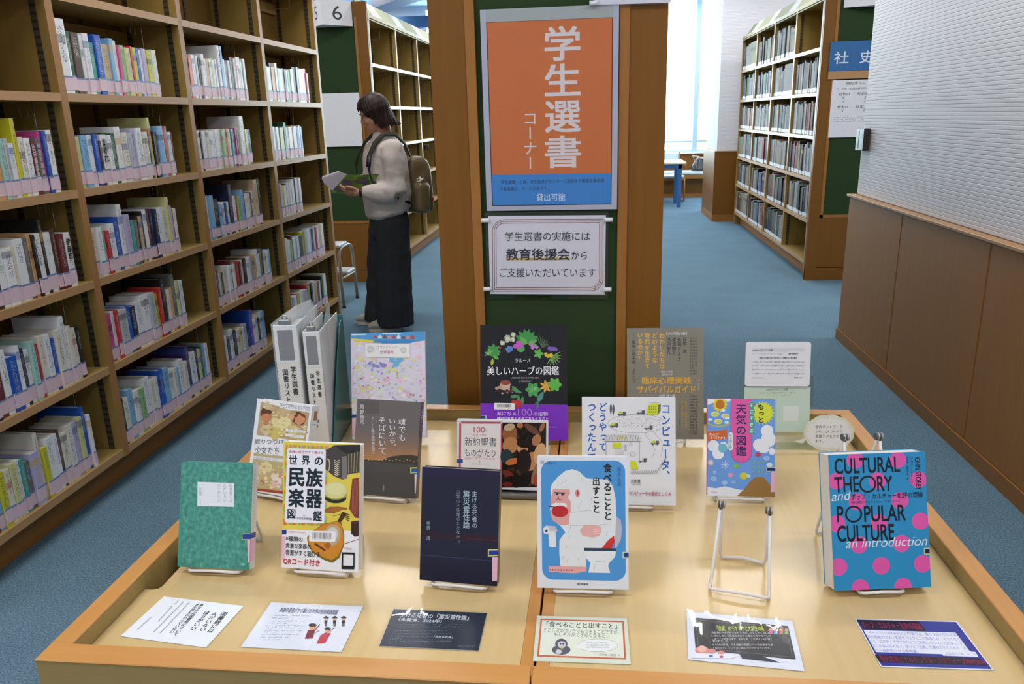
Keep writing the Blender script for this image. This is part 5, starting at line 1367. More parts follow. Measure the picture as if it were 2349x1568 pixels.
# upper rounded card
CWm, CHm = .152, .108
def rounded(w, h, r, th, m, z0=0):
    mb = MB(); pr = []
    for cx, cz, a0 in ((w / 2 - r, h - r, 0), (-w / 2 + r, h - r, 90), (-w / 2 + r, r, 180), (w / 2 - r, r, 270)):
        for k in range(6):
            a = math.radians(a0 + k * 18); pr.append((cx + r * math.cos(a), z0 + cz + r * math.sin(a)))
    n = len(pr)
    mb.add([(x, 0, z) for x, z in pr] + [(x, th, z) for x, z in pr], [tuple(range(n)), tuple(range(n, 2 * n))[::-1]] + [(i, i + n, (i + 1) % n + n, (i + 1) % n) for i in range(n)], m)
    return mb
o = obj('laminated_card', rounded(CWm, CHm, .007, .001, plain('#e2e6ee', .35, coat=.3, name='card_white')), None, 'white rounded card with fine print standing above the pale green sheet', 'card', loc=(0.434, 1.834, TZ + .142), rot=(-tl, 0, math.radians(1)))
A = Art(CWm, CHm, [(395, 68), (945, 72), (957, 448), (408, 440)], (0, 0), 1)
A.rect(455, 122, 890, 152, '#d3d8e2'); A.ht('amazonのすごい会議', 455, 128, 622, 146, '#3c4048', .012); A.ht('ジェフ・ベゾスが生んだマネジメントの技法', 455, 164, 706, 177, '#9aa0ac'); A.ht('著者 佐藤 将之', 758, 164, 842, 178, '#5a5e68', .01)
A.ht('社会に出る前に読んでおきたい、珍戦力の人気の条件', 515, 197, 832, 212, '#3c4048', .014)
for k, t_ in enumerate(['この本は、タイトルにある通り、実際の高い会議の仕方について主人公とに書い', 'ています。その中で、読みやすい文章を書く方法や、企業との持つべき疑問なども', '紹介されています。Amazon.Kindle Direct（電子ブック）版としてスマートフォン', 'からも閲覧することができますので、自分から気になる部分だけでも選択して読', 'んでみてください。']): A.ht(t_, 460, 232 + k * 33, 462 + (440 if k < 4 else 105), 245 + k * 33, '#8a8e98', .004)
A.ht('利用者 大学生', 820, 367, 895, 379, '#5a5e68')
obj('card_print', A.mb, o)
# speech bubble card
o = MB(); pr = []
for k in range(64):
    a = 2 * PI * k / 64; rr_ = 1 + .045 * abs(math.sin(a * 5.5))
    x, z = .056 * rr_ * math.cos(a), .042 * rr_ * math.sin(a) + .043
    pr.append((x, z))
    if k == 35: pr.append((-.082, .022)); pr.append((-.060, .018))
n = len(pr)
o.add([(x, 0, z) for x, z in pr] + [(x, .001, z) for x, z in pr], [tuple(range(n))], plain('#d3d6c4', .35, coat=.3, name='card_bubble_edge'))
b_ = obj('bubble_card', o, None, 'speech bubble shaped card with wavy outline beside the acrylic stand', 'card', loc=(0.548, 1.770, TZ + .004), rot=(-math.radians(14), 0, math.radians(2)))
A = Art(.13, .09)
A.ell(.5, .53, .40, .40, '#dcdcda', n=40)
for k in range(10):
    a = k * .628 + .2; A.ring(.5 + .41 * math.cos(a), .53 + .41 * math.sin(a), .035, .045, .006, '#c2cfa4')
for k, t_ in enumerate(['学内ネットワーク', 'から、QRコードで', '直接アクセスでき', 'ます。']): A.ht(t_, .26, .32 + k * .125, .26 + (.48 if k < 3 else .14), .405 + k * .125, '#4a4c4a', .006)
obj('card_print', A.mb, b_)

# ---------------------------------------------------------------- binders in a teal file holder
TEAL = plain('#1f6a72', .35, coat=.3, name='teal_plastic')
hyaw = math.radians(6)
h = empty('file_holder', (-0.634, 1.70, TZ), (0, 0, hyaw), 'teal plastic file holder behind the pastel book, open at the front', 'file holder')
mb = MB()
def slab(p, x0, x1, m, mb):
    n = len(p)
    mb.add([(x0, y, z) for y, z in p] + [(x1, y, z) for y, z in p], [tuple(range(n))[::-1], tuple(range(n, 2 * n))] + [(i, (i + 1) % n, (i + 1) % n + n, i + n) for i in range(n)], m)
prof = [(0, 0), (.225, 0), (.225, .24), (.205, .288), (.185, .280), (.10, .16), (.03, .05)]
slab(prof, -.003, 0, TEAL, mb); obj('side_panel', mb, h)
mb = MB(); slab(prof, -.135, -.132, TEAL, mb); obj('side_panel', mb, h)
obj('back_panel', MB().bbox(-.135, 0, .2215, .225, 0, .298, TEAL, .0008), h)
obj('bottom_panel', MB().box(-.135, 0, 0, .225, 0, .003, TEAL), h)
obj('label_tab', MB().box(-.026, -.016, .2205, .2213, .255, .285, plain('#c9cdbb', .5)), h)
def binder(label, x0, x1, y0, dy, hgt, tiltx, sheet, seed):
    w = x1 - x0
    BW = plain('#d9dde0', .35, coat=.2, name='binder_white')
    o = empty('ring_binder', ((x0 + x1) / 2, y0, TZ + .004), (0, 0, tiltx), label, 'binder', 'white ring binders in the teal file holder')
    obj('spine', MB().bbox(-w / 2, w / 2, 0, .0025, 0, hgt, BW, .001), o)
    obj('cover', MB().bbox(-w / 2, -w / 2 + .0025, .0025, dy, 0, hgt, BW, .0008), o)
    obj('cover', MB().bbox(w / 2 - .0025, w / 2, .0025, dy, 0, hgt, BW, .0008), o)
    obj('page_block', MB().box(-w / 2 + .008, w / 2 - .008, .01, dy - .02, .004, hgt - .03, PAGES), o)
    obj('spine_plate', MB().bbox(-w * .33, w * .30, -.0008, .0002, hgt * .735, hgt * .965, plain('#8f9196', .4, .5, .3, name='grey_spine_plate'), .0002), o)
    obj('ring_clip', MB().bbox(-w * .28, w * .22, .004, .02, hgt - .004, hgt + .012, STEEL, .002).tube([(-w * .12, .012, hgt + .012), (-w * .1, .012, hgt + .02), (w * .06, .012, hgt + .02), (w * .08, .012, hgt + .012)], .002, STEEL, 8), o)
    A = Art(w * .98, hgt * .72, None, base=.0008)
    A.rect(0, 0, 1, 1, '#dcdcd8')
    for k in range(26):
        A.ell(.03, k / 26 + .02, .02, .004, ['#c9b06a', '#c98a9a', '#8a9ac0'][k % 3], n=6); A.ell(.97, k / 26 + .02, .02, .004, ['#c98a9a', '#8a9ac0', '#c9b06a'][k % 3], n=6)
    for k in range(9): A.ell(.05 + k * .11, .012, .02, .004, ['#c9b06a', '#c98a9a'][k % 2], n=6)
    A.vt('学生選書', .56, .04, .82, .36, '#3c3c40', .018); A.vt('図書リスト・POP', .20, .07, .46, .74, '#3c3c40', .018)
    s_ = obj('spine_label', A.mb, o); s_.location = (0, 0, 0)
    # translucent sheets standing above the covers
    for path in sheet:
        mb = MB(); vs = []; fs = []
        P_ = []
        for a, b in zip(path[:-1], path[1:]):
            for k in range(4): P_.append([a[q] + (b[q] - a[q]) * k / 4 for q in range(3)])
        P_.append(list(path[-1]))
        for _ in range(3):
            P_ = [P_[0]] + [[(P_[i - 1][q] + 2 * P_[i][q] + P_[i + 1][q]) / 4 for q in range(3)] for i in range(1, len(P_) - 1)] + [P_[-1]]
        n = len(P_)
        inv = (Matrix.Translation(Vector(((x0 + x1) / 2, y0, TZ + .004))) @ Matrix.Rotation(tiltx, 4, 'Z')).inverted()
        for p in P_: vs.append(inv @ Vector((p[0], p[1], TZ + .006)))
        for p in P_: vs.append(inv @ Vector((p[0], p[1], (p[2] + TZ) / 2)))
        for p in P_: vs.append(inv @ Vector(p))
        for r_ in (0, 1):
            for i in range(n - 1): fs.append((r_ * n + i, r_ * n + i + 1, (r_ + 1) * n + i + 1, (r_ + 1) * n + i))
        mb.add(vs, fs, FROST, True)
        obj('clear_sheet', mb, o)
    return o
binder('white ring binder with grey spine plate, at the outer side of the teal holder', -0.754, -0.698, 1.706, .205, .322, hyaw,
       [[(-.757, 1.702, .998), (-.745, 1.74, 1.010), (-.722, 1.80, 1.024), (-.706, 1.84, 1.026)], [(-.700, 1.84, 1.024), (-.699, 1.78, 1.0), (-.696, 1.735, .985), (-.690, 1.715, .978)]], 1)
binder('second white ring binder, touching the inner side of the teal holder', -0.686, -0.646, 1.712, .195, .305, hyaw,
       [[(-.688, 1.725, .978), (-.668, 1.72, .974), (-.646, 1.722, .976)], [(-.667, 1.86, 1.010), (-.655, 1.80, 1.015), (-.644, 1.74, .985), (-.643, 1.71, .95)], [(-.684, 1.78, .99), (-.676, 1.74, 1.0), (-.668, 1.72, .975)]], 4)

# ---------------------------------------------------------------- posters on the middle bookcase end
yb = 2.07 - .02 - .034
def pillar_xy(y=yb): return y
# large orange poster in a clear sleeve
cx0 = -0.114
o = obj('poster', one(-.150, .150, 0, .0008, 0, .437, PAPER), None, 'orange and blue student selection poster in a clear sleeve', 'poster', loc=(cx0, yb - .004, 1.232), rot=(0, 0, 0))
A = Art(.300, .437, [(105, 95), (752, 70), (742, 1018), (130, 1018)], (0, 0), 1)
A.rect(60, 40, 800, 862, '#d4701c'); A.rect(60, 862, 800, 1030, '#2f88d4')
WT = '#e6dfdc'
for g, y0_, y1_ in (('学', 112, 288), ('生', 302, 466), ('選', 490, 652), ('書', 668, 832)): A.ht(g, 400, y0_, 586, y1_, WT, .018)
A.vt('コーナー', 286, 540, 362, 842, WT, .008)
A.ht('「学生選書」とは、学生自身がセンターに配架する図書を書店様', 165, 890, 708, 910, '#1c3558', .004); A.ht('で直接選ぶ、という企画です。', 165, 926, 418, 945, '#1c3558', .004); A.ht('貸出可能', 355, 962, 505, 1000, '#d9e6f2', .006)
obj('poster_print', A.mb, o)
sl = obj('poster_sleeve', MB().box(-.166, .166, -.0042, -.0038, -.014, .466, FILM), o)
obj('sleeve_edge', MB().box(-.166, -.152, -.0016, .0004, -.014, .466, plain('#b9bccb', .25, .6)).box(.152, .166, -.0016, .0004, -.014, .466, plain('#b9bccb', .25, .6)).box(-.152, .152, -.0016, .0004, -.014, -.002, plain('#b9bccb', .25, .6)).box(-.152, .152, -.0016, .0004, .4375, .466, plain('#aab4ae', .25, .6)), o)
# support notice
o = obj('notice', one(-.151, .151, 0, .0008, 0, .206, PAPER), None, 'white Japanese notice with brown double border below the orange poster', 'notice', loc=(-0.128, yb - .004, 0.998), rot=(0, math.radians(.4), 0))
A = Art(.302, .206, [(130, 1083), (738, 1083), (732, 1487), (138, 1482)], (0, 0), 1)
for k in range(3):
    d = k * 9; c = '#8a5a52'
    A.line([(152 + d, 1455 - d), (152 + d, 1160)], 3, c); A.line([(215, 1102 + d), (723 - d, 1102 + d)], 3, c); A.line([(723 - d, 1102 + d), (723 - d, 1400)], 3, c); A.line([(660, 1468 - d), (152 + d, 1468 - d), (152 + d, 1440)], 3, c)
    A.ring(215, 1160, 63 - d, 58 - d, 3, c, 180, 270, 10); A.ring(660, 1404, 63 - d, 64 - d, 3, c, 0, 90, 10)
A.ht('学生選書の実施には', 217, 1165, 655, 1212, '#3a3a3e', .004)
A.rect(222, 1298, 552, 1310, '#d9b23a'); A.ht('教育後援会', 222, 1250, 552, 1310, '#26262a', .018); A.ht('から', 560, 1266, 640, 1308, '#3a3a3e', .004)
A.ht('ご支援いただいています', 188, 1350, 684, 1397, '#3a3a3e', .004)
obj('notice_print', A.mb, o)
obj('clear_sleeve', MB().box(-.158, .158, -.0032, -.0028, -.012, .216, FILM), o)
TABM = plain('#dfe2e8', .15, .7, name='clear_plastic_tab')
for x in (-.158, .158):
    for z in (.014, .195): obj('corner_tab', MB().tube([(x - .010, -.004, z), (x + .010, -.004, z)], .0058, TABM, 10), o)
# sign at the top right corner, bottom edge in view
o = obj('notice', one(-.09, .09, 0, .001, 0, .12, PAPER), None, 'white sheet at the top of the bookcase end, only its lower edge in view', 'notice', loc=(0.082, yb - .008, 1.697), rot=(0, math.radians(.5), 0))
obj('clear_sleeve', MB().box(-.092, .092, -.0032, -.0028, -.004, .124, FILM), o)
obj('corner_tab', MB().tube([(-.100, -.004, .004), (-.080, -.004, .004)], .0058, TABM, 10), o)
# white sheet and number sign on the far left bookcase end
yf = 7.05 - .02 - .034
obj('notice', MB().box(-2.435, -2.062, yf - .012, yf - .010, 1.232, 1.685, PAPER), None, 'large blank white sheet on the green board behind the reader', 'notice')
sg = empty('number_sign', (-2.30, yf, 2.225), (0, 0, 0), 'white angled bookcase sign with the numbers 5 and 6', 'sign')
mb = MB(); p = [(-.14, -.001), (.03, -.22), (.225, -.001), (.1, -.001)]
n = len(p)
mb.add([(x, y, 0) for x, y in p] + [(x, y, .20) for x, y in p], [tuple(range(n))[::-1], tuple(range(n, 2 * n))] + [(i, (i + 1) % n, (i + 1) % n + n, i + n) for i in range(n)], plain('#e6e6ea', .4, name='sign_white'))
obj('sign_body', mb, sg)
def face_text(t, a, b, parent, z0, z1, c, bold=.0, frac=(.35, .65), off=.001):
    a, b = Vector((a[0], a[1], 0)), Vector((b[0], b[1], 0)); e = b - a; L = e.length; e.normalize()
    nn = Vector((e.y, -e.x, 0))
    vs, fs = glyphs(t, bold)
    ax = min(v[0] for v in vs); bx = max(v[0] for v in vs); ay = min(v[1] for v in vs); by = max(v[1] for v in vs)
    mb = MB()
    mb.add([tuple(a + e * (L * (frac[0] + (frac[1] - frac[0]) * (gx - ax) / (bx - ax))) + nn * off + Vector((0, 0, z0 + (z1 - z0) * (gy - ay) / (by - ay)))) for gx, gy, gq in vs], fs, ink(c))
    return obj('digit', mb, parent)
face_text('5', (-.14, 0), (.03, -.22), sg, .05, .155, '#3a3a44', 0, (.36, .66)); face_text('6', (.03, -.22), (.225, 0), sg, .045, .155, '#3a3a44', 0, (.36, .66))
# right bookcase end: blue sign, notice, number sign
yf = 7.04 - .02 - .034
o = empty('section_sign', (1.880, yf, 1.735), (0, 0, 0), 'blue company history sign with white characters on the right bookcase end', 'sign')
obj('blue_plate', MB().bbox(0, .50, -.012, 0, .0, .228, plain('#2465a0', .4, name='sign_blue'), .001), o)
obj('lower_strip', MB().bbox(0, .50, -.010, 0, -.062, 0, W_EDGE, .001), o)
A = Art(.50, .228, base=.0125, step=.00004)
A.ht('社', .07, .34, .30, .76, '#d6e2ea', .01); A.ht('史', .47, .34, .70, .76, '#d6e2ea', .01)
a_ = obj('sign_print', A.mb, o); a_.location = (.25, 0, 0)
o = empty('notice', (1.920, yf - .002, 1.212), (0, 0, 0), 'white call number notice below the blue section sign', 'notice')
obj('sheet', one(0, .42, -.003, 0, 0, .452, PAPER), o)
A = Art(.42, .452, base=.0034, step=.00004)
A.ht('単行本', .26, .035, .48, .085, '#4c4c54', .006); A.ht('Books', .51, .045, .62, .08, '#8a8a92')
A.ht('Ｆ　社史（旧満鉄研究所）Ｊ', .10, .13, .72, .165, '#7a7a82')
for (t_, x, y) in (('社史03', .14, .215), ('社史03', .49, .215), ('社史03', .13, .44), ('社史 2', .48, .44)): A.ht(t_, x, y, x + .205, y + .05, '#4c4c54', .004)
for (t_, x, y) in (('K', .22, .285), ('Z', .62, .285), ('↓', .22, .35), ('↓', .62, .35), ('Y', .22, .51), ('Z', .62, .51)): A.ht(t_, x, y, x + .04, y + .04, '#6c6c74')
A.marks(.08, .64, .80, .74, 3, '#8a8a92', 6)
a_ = obj('notice_print', A.mb, o); a_.location = (.21, 0, 0)
o = empty('number_sign', (2.06, yf, 2.215), (0, 0, 0), 'white angled bookcase sign above the blue section sign, digit cut by the frame', 'sign')
mb = MB(); p = [(-.10, -.001), (.15, -.10), (.30, -.001), (.1, -.001)]; n = len(p)
mb.add([(x, y, 0) for x, y in p] + [(x, y, .20) for x, y in p], [tuple(range(n))[::-1], tuple(range(n, 2 * n))] + [(i, (i + 1) % n, (i + 1) % n + n, i + n) for i in range(n)], plain('#e6e6ea', .4, name='sign_white'))
obj('sign_body', mb, o)
face_text('8', (-.10, 0), (.15, -.10), o, .045, .155, '#3a3a44', 0, (.36, .56))

# ---------------------------------------------------------------- readable spines on the near shelves
def spine_text(key, t, c, z0, z1, w=.8, bold=.02):
    o, dd, th, hh = READ[key]
    n = len(t); ch = (z1 - z0) * hh / n; k = min(th * w, ch * 1.05)
    vs = []; fs = []
    for i, g in enumerate(t):
        gv, gf = glyphs(g, bold); b0 = len(vs); cz = z1 * hh - (i + .5) * ch
        for gx, gy, gq in gv:
            u, v = gx - .5, gy - .38
            if g == 'ー': u, v = v, -u
            vs.append(((.002 + gq * .0001) / dd, (th / 2 + u * k) / th, (cz + v * k) / hh))
        fs += [tuple(q + b0 for q in f) for f in gf]
    mb = MB(); mb.add(vs, fs, ink(c))
    obj('spine_title', mb, o)
spine_text((1, 2, 5), 'まぐれ', '#26262a', .45, .92, 1.0)
spine_text((0, 3, 15), '伊藤忠', '#2a2a30', .5, .9, .7)
spine_text((0, 2, 10), '人口で語る世界史', '#e6dfe0', .22, .92, .7)
spine_text((0, 2, 11), '移民の経済学', '#c9c9cc', .22, .92, .7)





# ---------------------------------------------------------------- reading area by the window
BLEG = plain('#2f5f96', .45, name='blue_leg_paint')
PALE = plain('#cfe0e4', .4, name='pale_blue_pad')
t = empty('reading_table', (0.85, 13.1, 0), (0, 0, 0), 'light wooden reading table with blue legs near the far window', 'table')
obj('tabletop', MB().bbox(-.55, .54, -.45, .30, .668, .70, plain('#d9cfa8', .25, name='pale_tabletop'), .006), t)
obj('apron', MB().box(-.50, .49, -.40, .25, .60, .668, BLEG), t)
for x in (-.47, .45):
    for y in (-.37, .20): obj('leg', MB().bbox(x - .03, x + .03, y - .03, y + .03, 0, .668, BLEG, .004), t)
def chair(x, y, yaw, label):
    c = empty('reading_chair', (x, y, 0), (0, 0, yaw), label, 'chair', 'wooden reading chairs near the far window')
    obj('seat', MB().bbox(-.20, .20, -.20, .20, .40, .44, PALE, .01), c)
    obj('seat_frame', MB().box(-.21, .21, -.21, .21, .36, .40, W_FRAME), c)
    obj('backrest', MB().bbox(-.19, .19, .19, .215, .58, .78, PALE, .008), c)
    for sx in (-1, 1):
        obj('leg', MB().tube([(sx * .21, .20, .80), (sx * .21, .20, .30), (sx * .21, .20, .02), (sx * .21, .12, .015), (sx * .21, -.12, .015), (sx * .21, -.20, .02), (sx * .21, -.20, .38)], .014, W_FRAME, 6), c)
chair(1.22, 13.62, math.radians(8), 'wooden chair with pale blue back tucked behind the reading table')
chair(0.60, 13.66, 0, 'wooden chair beside the other one behind the reading table')
chair(0.42, 12.30, PI, 'wooden chair on the near side of the reading table')
b = empty('window_bench', (0.2, 14.3, 0), (0, 0, 0), 'long wooden bench with pale pad under the far window', 'bench')
obj('pad', MB().bbox(-2.9, 1.85, -.23, .22, .405, .45, PALE, .01), b)
obj('seat_frame', MB().box(-2.9, 1.85, -.22, .22, .33, .405, W_FRAME), b)
obj('front_panel', MB().box(-2.9, 1.85, -.05, -.02, .06, .33, W_PANEL), b)
obj('base', MB().box(-2.9, 1.85, -.10, .22, 0, .06, W_PLINTH), b)
# black bag on the bench
mb = MB(); rings = []
for k in range(9):
    v = k / 8; z = .24 * v; w = .17 * math.sqrt(max(0.02, 1 - (v * 1.02 - .15) ** 2 * 1.2)) * (1 - .35 * v * v); d = .12 * (1 - .55 * v)
    rings.append([(w * math.cos(a * PI / 8) * (1 + .04 * math.sin(a * 2.3 + k)), d * math.sin(a * PI / 8), z) for a in range(16)])
mb.loft(rings, plain('#16171c', .22, .7, coat=.5, name='black_bag_nylon'))
o = obj('shoulder_bag', mb, None, 'glossy black bag lying on the bench under the window', 'bag', loc=(1.80, 14.22, .451), sub=1)
obj('strap', MB().tube([(-.10, .0, .18), (-.14, -.05, .26), (-.05, -.09, .25), (.06, -.09, .20), (.12, -.04, .12)], .008, plain('#b9bcc4', .3, name='bag_strap'), 6), o)

# ---------------------------------------------------------------- step stool
LEGM = plain('#9d9482', .4, .5, .3, name='stool_tube')
s = empty('step_stool', (-2.02, 5.95, 0), (0, 0, 0), 'two step metal stool with white treads between the left bookcases', 'step stool')
for x in (0.0, -.42):
    obj('leg', MB().tube([(x, 0.02, .006), (x, .0, .20), (x, .0, .43), (x, .03, .472), (x, .10, .485), (x, .24, .485), (x, .31, .465), (x, .345, .40), (x, .37, .20), (x, .385, .006)], .0125, LEGM, 10), s)
    obj('rail', MB().tube([(x, .37, .235), (x, .20, .235), (x, .0, .235)], .010, LEGM, 8), s)
    for y in (.02, .385): obj('rubber_foot', MB().tube([(x, y, 0), (x, y, .02)], .016, DARK, 10), s)
obj('tread', MB().bbox(-.43, .01, -.01, .20, .49, .515, plain('#c9ccd2', .4, name='tread_white'), .006), s)
obj('tread', MB().bbox(-.43, .01, .17, .37, .248, .272, plain('#c9ccd2', .4, name='tread_white'), .006), s)

# ---------------------------------------------------------------- the reader
Fv = Vector((-.83, -.557, 0)); Lv = Vector((.557, -.83, 0)); BC = Vector((-1.437, 5.36, 0))
def BF(f, l, z): return BC + Fv * f + Lv * l + Vector((0, 0, z))
per = empty('person', tuple(BC), (0, 0, 0), 'person in grey sweatshirt and wide black trousers reading a magazine, backpack on', 'person')
def local(o):
    o.location = -BC
    return o
SKIN, _nt, _b = newmat('skin')
_nz = N(_nt, 'ShaderNodeTexNoise'); _nz.inputs['Scale'].default_value = 25
_nt.links.new(coords(_nt), _nz.inputs['Vector'])
_rr = ramp(_nt, _nz.outputs['Fac'], [(.3, lin('#b98467')), (.7, lin('#c8957a'))]); _nt.links.new(_rr.outputs[0], _b.inputs['Base Color'])
_b.inputs['Roughness'].default_value = .5; _b.inputs['Subsurface Weight'].default_value = .08; _b.inputs['Subsurface Radius'].default_value = (.01, .004, .002)
def remesh(o, vox, smooth=6, disp=None):
    m = o.modifiers.new('r', 'REMESH'); m.mode = 'VOXEL'; m.voxel_size = vox; m.use_smooth_shade = True
    if smooth:
        c = o.modifiers.new('s', 'SMOOTH'); c.factor = .5; c.iterations = smooth
    if disp:
        tx = bpy.data.textures.new('folds', 'CLOUDS'); tx.noise_scale = disp[0]; tx.noise_depth = 2
        d = o.modifiers.new('d', 'DISPLACE'); d.texture = tx; d.strength = disp[1]; d.texture_coords = 'LOCAL'; d.mid_level = .5
def ellip(mb, c, ax, rx, ry, rz, m, n=20, k=12):
    """ellipsoid with axes ax = (X, Y, Z) vectors"""
    rings = []
    for i in range(1, k):
        t = PI * i / k
        rings.append([c + ax[0] * (rx * math.sin(t) * math.cos(2 * PI * j / n)) + ax[1] * (ry * math.sin(t) * math.sin(2 * PI * j / n)) + ax[2] * (-rz * math.cos(t)) for j in range(n)])
    mb.loft(rings, m)
# head frame: forward (looking down at the page), right, up
hf = Vector((-.90, -.33, -.36)).normalized(); hr = hf.cross(Vector((0, 0, 1))).normalized(); hu = hr.cross(hf).normalized()
HC = Vector((-1.487, 5.335, 1.488))
def HP(r, f, u): return HC + hr * r + hf * f + hu * u
body = MB()
ax = (hr, hf, hu)
ellip(body, HP(0, -.012, .022), ax, .073, .092, .092, SKIN)            # cranium
ellip(body, HP(0, .022, -.028), ax, .060, .064, .080, SKIN)            # face
ellip(body, HP(0, .045, -.083), ax, .030, .030, .026, SKIN)            # chin
ellip(body, HP(0, .055, -.060), ax, .024, .030, .018, SKIN)            # mouth area
ellip(body, HP(0, .084, -.022), ax, .012, .018, .014, SKIN, 12, 8)     # nose tip
body.tube([HP(0, .072, .020), HP(0, .082, 0), HP(0, .092, -.018)], [.007, .009, .010], SKIN, 10)
ellip(body, HP(0, .080, -.050), ax, .019, .010, .0065, SKIN, 12, 8); ellip(body, HP(0, .077, -.062), ax, .016, .010, .0065, SKIN, 12, 8)
for s_ in (-1, 1):
    ellip(body, HP(s_ * .072, -.010, -.010), ax, .009, .018, .030, SKIN, 12, 8)   # ears
    ellip(body, HP(s_ * .036, .055, -.030), ax, .022, .022, .022, SKIN, 12, 8)    # cheeks
    ellip(body, HP(s_ * .030, .070, .028), ax, .024, .012, .009, SKIN, 12, 8)     # brow
body.tube([HP(0, -.03, -.05), BF(-.01, 0, 1.35), BF(-.01, 0, 1.26)], [.050, .052, .062], SKIN, 16)
# trunk
def torso_rings(spec, n=28):
    out = []
    for (f, l, z, rl, rf, p) in spec:
        r = []
        for k in range(n):
            a = 2 * PI * k / n; c, s_ = math.cos(a), math.sin(a)
            r.append(BF(f + rf * math.copysign(abs(s_) ** p, s_), l + rl * math.copysign(abs(c) ** p, c), z))
        out.append(r)
    return out
body.loft(torso_rings([(0, 0, .80, .11, .072, .9), (0, 0, .90, .112, .072, .9), (0, 0, 1.0, .13, .09, .9), (0, 0, 1.10, .135, .095, .9), (0, 0, 1.22, .140, .09, .9), (0, 0, 1.28, .125, .070, .9), (-.005, 0, 1.33, .060, .05, .9)]), SKIN)
# legs
LF = [(-.02, .10, 0), (.02, -.10, 0)]
footL = Vector((-1.455, 5.285, 0)); footR = Vector((-1.60, 5.46, 0))
for s_, ft in ((1, footL), (-1, footR)):
    hip = BF(0, s_ * .09, .86); kn = hip.lerp(ft + Vector((0, 0, .09)), .52) + Fv * .02
    body.tube([hip, hip.lerp(kn, .5), kn, kn.lerp(ft + Vector((0, 0, .09)), .35), ft + Vector((0, 0, .09))], [.062, .060, .050, .048, .034], SKIN, 14)
    body.tube([ft + Vector((0, 0, .06)), ft + Vector((-.08, 0, .040))], [.028, .020], SKIN, 12)
# arms and hands
shL, elL, wrL = BF(.0, .175, 1.275), Vector((-1.325, 5.165, .985)), Vector((-1.560, 5.120, .992))
shR, elR, wrR = BF(.0, -.175, 1.275), Vector((-1.60, 5.60, 1.0)), Vector((-1.735, 5.41, 1.03))
for a, b_, c in ((shL, elL, wrL), (shR, elR, wrR)):
    body.tube([a, a.lerp(b_, .5), b_], [.040, .040, .036], SKIN, 12); body.tube([b_, b_.lerp(c, .5), c], [.038, .034, .025], SKIN, 12)
def hand(w, d, up, thumb):
    """w wrist, d towards the fingertips, up normal of the back of the hand, thumb side direction"""
    d = d.normalized(); sd = thumb.normalized()
    pal = w + d * .045
    ellip(body, w + d * .040, (sd, d, up), .036, .048, .016, SKIN, 16, 10)
    body.tube([w - d * .01, w + d * .03], [.024, .026], SKIN, 12)
    for i, (o_, L, cu) in enumerate(((.027, .072, .2), (.009, .080, .25), (-.009, .075, .35), (-.026, .060, .5))):
        b0 = w + d * .070 + sd * o_
        p1 = b0 + d * (L * .42) - up * (L * .10 * (1 + cu)); p2 = p1 + d * (L * .30) - up * (L * .20 * (1 + cu)); p3 = p2 + d * (L * .20) - up * (L * .22 * (1 + cu))
        body.tube([w + d * .045 + sd * o_ * .8, b0, p1, p2, p3], [.010, .0098, .0088, .0080, .0066], SKIN, 10)
    t0 = w + d * .018 + sd * .022
    body.tube([t0, t0 + d * .022 + sd * .022 + up * .004, t0 + d * .048 + sd * .030 + up * .006, t0 + d * .068 + sd * .026 + up * .004], [.014, .012, .0105, .008], SKIN, 10)
hand(wrL, Vector((-.95, .02, .05)), Vector((.05, -.80, -.60)).normalized(), Vector((0, -.6, .8)))
hand(wrR, Vector((-.55, -.80, .02)), Vector((-.2, .1, -.97)).normalized(), Vector((-.8, .55, .0)))
bo = local(obj('body', body, per)); remesh(bo, .0042, 3)
FD = plain('#2a1a16', .6, name='lash_dark'); LIPM = plain('#a85a52', .4, name='lip_colour')
for s_ in (-1, 1):
    local(obj('eyelash', MB().tube([HP(s_ * .018, .0845, .006), HP(s_ * .030, .083, .002), HP(s_ * .044, .075, .006)], [.0012, .0020, .0012], FD, 6), per))
    local(obj('eyebrow', MB().tube([HP(s_ * .016, .0865, .030), HP(s_ * .032, .084, .034), HP(s_ * .048, .073, .028)], [.0016, .0026, .0012], FD, 6), per))
local(obj('lips', MB().tube([HP(-.019, .0830, -.056), HP(0, .0900, -.055), HP(.019, .0830, -.056)], [.0020, .0042, .0020], LIPM, 8), per))
# hair: a bob of strands, crown to nape
HAIR, _nt, _b = newmat('dark_brown_hair')
_nz = N(_nt, 'ShaderNodeTexNoise'); _nz.inputs['Scale'].default_value = 60
_nt.links.new(coords(_nt, (1, 1, .12)), _nz.inputs['Vector'])
_rr = ramp(_nt, _nz.outputs['Fac'], [(.35, lin('#1a1110')), (.7, lin('#3b2723'))]); _nt.links.new(_rr.outputs[0], _b.inputs['Base Color'])
_b.inputs['Roughness'].default_value = .5; _b.inputs['Specular IOR Level'].default_value = .3
c0 = HP(0, -.012, .022)
RH = random.Random(3)
down = Vector((0, 0, -1)); uf = Vector((hf.x, hf.y, 0)).normalized()
mb = MB()
ellip(mb, c0 + hu * .004 - hf * .008, ax, .083, .094, .100, HAIR, 28, 18)
def skull(a, t, k=1.0):
    return c0 + hr * (math.sin(a) * .086 * math.sin(t) * k) + hf * (math.cos(a) * .103 * math.sin(t) * k) + hu * (.106 * math.cos(t) * k)
